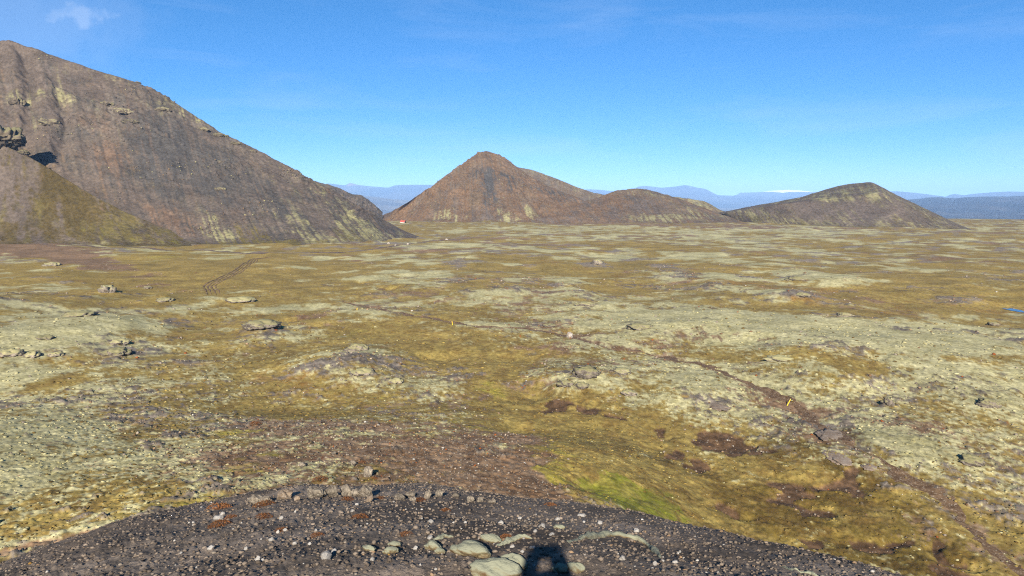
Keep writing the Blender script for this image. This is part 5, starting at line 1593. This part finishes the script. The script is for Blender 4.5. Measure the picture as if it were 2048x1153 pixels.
rf = child('roof', prism('roof', -4.5, 4.5, 3.0, 2.31, 5.0, M_RED), hut)
child('chimney', box_mesh('chimney', -2.6, -1.9, -0.4, 0.4, 4.0, 6.2, M_RED), rf)
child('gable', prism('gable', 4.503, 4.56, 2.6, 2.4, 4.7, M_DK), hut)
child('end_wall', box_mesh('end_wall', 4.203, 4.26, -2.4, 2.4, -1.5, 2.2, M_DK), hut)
for x in (-2.6, 0.0):
    wdw = child('window', box_mesh('window', x - 0.6, x + 0.6, -2.68, -2.603, 0.7, 1.8, M_WHT, 0.02), hut)
    child('pane', box_mesh('pane', x - 0.48, x + 0.48, -2.70, -2.683, 0.8, 1.7, M_GLS), wdw)
child('door', box_mesh('door', 2.0, 3.0, -2.67, -2.603, -0.2, 1.9, M_RED, 0.02), hut)

# ------------------------------------------------------------------ the photographer, whose shadow falls on the gravel
M_COAT = plain_mat('dark_jacket', (0.03, 0.035, 0.05), 0.8, 8.0)
gz0 = float(ground_z(-0.02, -0.42)[0])
person = bpy.data.objects.new('person', None); COL.objects.link(person)
person.location = (0.0, -0.42, gz0)
tag(person, 'person in dark jacket holding a phone up, cast as the black shadow on gravel', 'person')
eh = CAM_Z - gz0      # lens height over the feet
J = {'pelvis': (0.0, -0.02, 0.90, .15), 'belly': (0, -0.02, 1.06, .135), 'chest': (0.0, 0.0, 1.24, .15), 'neck': (0, 0.02, eh - 0.28, .06), 'head0': (0, 0.06, eh - 0.15, .085), 'head1': (0, 0.10, eh - 0.02, .11), 'head2': (0, 0.10, eh + 0.045, .095),
     'shL': (-0.18, 0.0, 1.36, .07), 'elL': (-0.25, 0.15, 1.20, .052), 'wrL': (-0.100, 0.34, eh - 0.12, .040), 'haL': (-0.080, 0.38, eh - 0.05, .044), 'haL2': (-0.062, 0.385, eh + 0.0, .040),
     'shR': (0.18, 0.0, 1.36, .07), 'elR': (0.24, 0.15, 1.20, .052), 'wrR': (0.080, 0.34, eh - 0.12, .046), 'haR': (0.056, 0.38, eh - 0.055, .050), 'haR2': (0.040, 0.385, eh + 0.0, .045),
     'hipL': (-0.10, -0.02, 0.84, .11), 'knL': (-0.12, 0.03, 0.47, .075), 'anL': (-0.13, -0.03, 0.09, .05), 'toL': (-0.15, 0.12, 0.04, .04),
     'hipR': (0.10, -0.02, 0.84, .11), 'knR': (0.12, 0.03, 0.47, .075), 'anR': (0.13, -0.03, 0.09, .05), 'toR': (0.15, 0.12, 0.04, .04)}
E = [('pelvis', 'belly'), ('belly', 'chest'), ('chest', 'neck'), ('neck', 'head0'), ('head0', 'head1'), ('head1', 'head2'), ('chest', 'shL'), ('shL', 'elL'), ('elL', 'wrL'), ('wrL', 'haL'), ('haL', 'haL2'),
     ('chest', 'shR'), ('shR', 'elR'), ('elR', 'wrR'), ('wrR', 'haR'), ('haR', 'haR2'), ('pelvis', 'hipL'), ('hipL', 'knL'), ('knL', 'anL'), ('anL', 'toL'), ('pelvis', 'hipR'), ('hipR', 'knR'), ('knR', 'anR'), ('anR', 'toR')]
ks = list(J)
me = bpy.data.meshes.new('body')
me.from_pydata([J[k][:3] for k in ks], [(ks.index(a), ks.index(b)) for a, b in E], [])
body = child('body', me, person)
me.materials.append(M_COAT)
sk = body.modifiers.new('skin', 'SKIN'); sk.use_smooth_shade = True
me.skin_vertices.new() if hasattr(me.skin_vertices, 'new') and not len(me.skin_vertices) else None
if not len(me.skin_vertices):
    bm = bmesh.new(); bm.from_mesh(me); bm.verts.layers.skin.verify(); bm.to_mesh(me); bm.free()
for k, sv in zip(ks, me.skin_vertices[0].data):
    sv.radius = (J[k][3], J[k][3]); sv.use_root = (k == 'pelvis')
body.modifiers.new('subdiv', 'SUBSURF').levels = 2
body.modifiers['subdiv'].render_levels = 2
# fingers round the phone
for s_, x0 in ((-1, -0.088), (1, 0.058)):
    for f in range(4):
        pts = [(x0 + s_ * 0.022, 0.395, eh - 0.045 + f * 0.021), (x0 + s_ * 0.014, 0.4075, eh - 0.040 + f * 0.021), (x0 - s_ * 0.012, 0.4085, eh - 0.037 + f * 0.020)]
        co = []; fc = []
        for i, p in enumerate(pts):
            for a in range(8):
                r_ = 0.0085 - 0.001 * i
                co.append((p[0] + r_ * 0.25 * math.cos(a * math.pi / 4) * (1 if i else 2), p[1] + r_ * 0.7 * math.sin(a * math.pi / 4), p[2] + r_ * math.cos(a * math.pi / 4)))
        for i in range(2):
            for a in range(8):
                fc.append((i * 8 + a, i * 8 + (a + 1) % 8, i * 8 + 8 + (a + 1) % 8, i * 8 + 8 + a))
        child('finger', mesh_from('finger', np.array(co), fc, M_COAT, True), person)
phone = bpy.data.objects.new('phone', box_mesh('phone', -0.082, 0.060, -0.016, -0.006, -0.050, 0.030, M_DK, 0.003)); COL.objects.link(phone)
phone.location = (0, 0, CAM_Z)
tag(phone, 'phone held sideways in two hands, seen as the top bar of the black shadow', 'phone')



# ------------------------------------------------------------------ haze
bm = bmesh.new()
bmesh.ops.create_cube(bm, size=1.0)
me = bpy.data.meshes.new('haze'); bm.to_mesh(me); bm.free()
hz = bpy.data.objects.new('haze', me); COL.objects.link(hz)
hz.location = (0, 0, (600 - 172) / 2.0)
hz.scale = (76000, 76000, 600 + 172)
hz['kind'] = 'stuff'
hm = bpy.data.materials.new('haze'); hm.use_nodes = True
hn = hm.node_tree.nodes; hl = hm.node_tree.links
hn.clear()
ho = hn.new('ShaderNodeOutputMaterial'); hv = hn.new('ShaderNodeVolumePrincipled')
hv.inputs['Color'].default_value = (0.34, 0.58, 1.0, 1)
hv.inputs['Density'].default_value = 4.6e-5
hv.inputs['Anisotropy'].default_value = -0.2
hl.new(hv.outputs[0], ho.inputs['Volume'])
me.materials.append(hm)
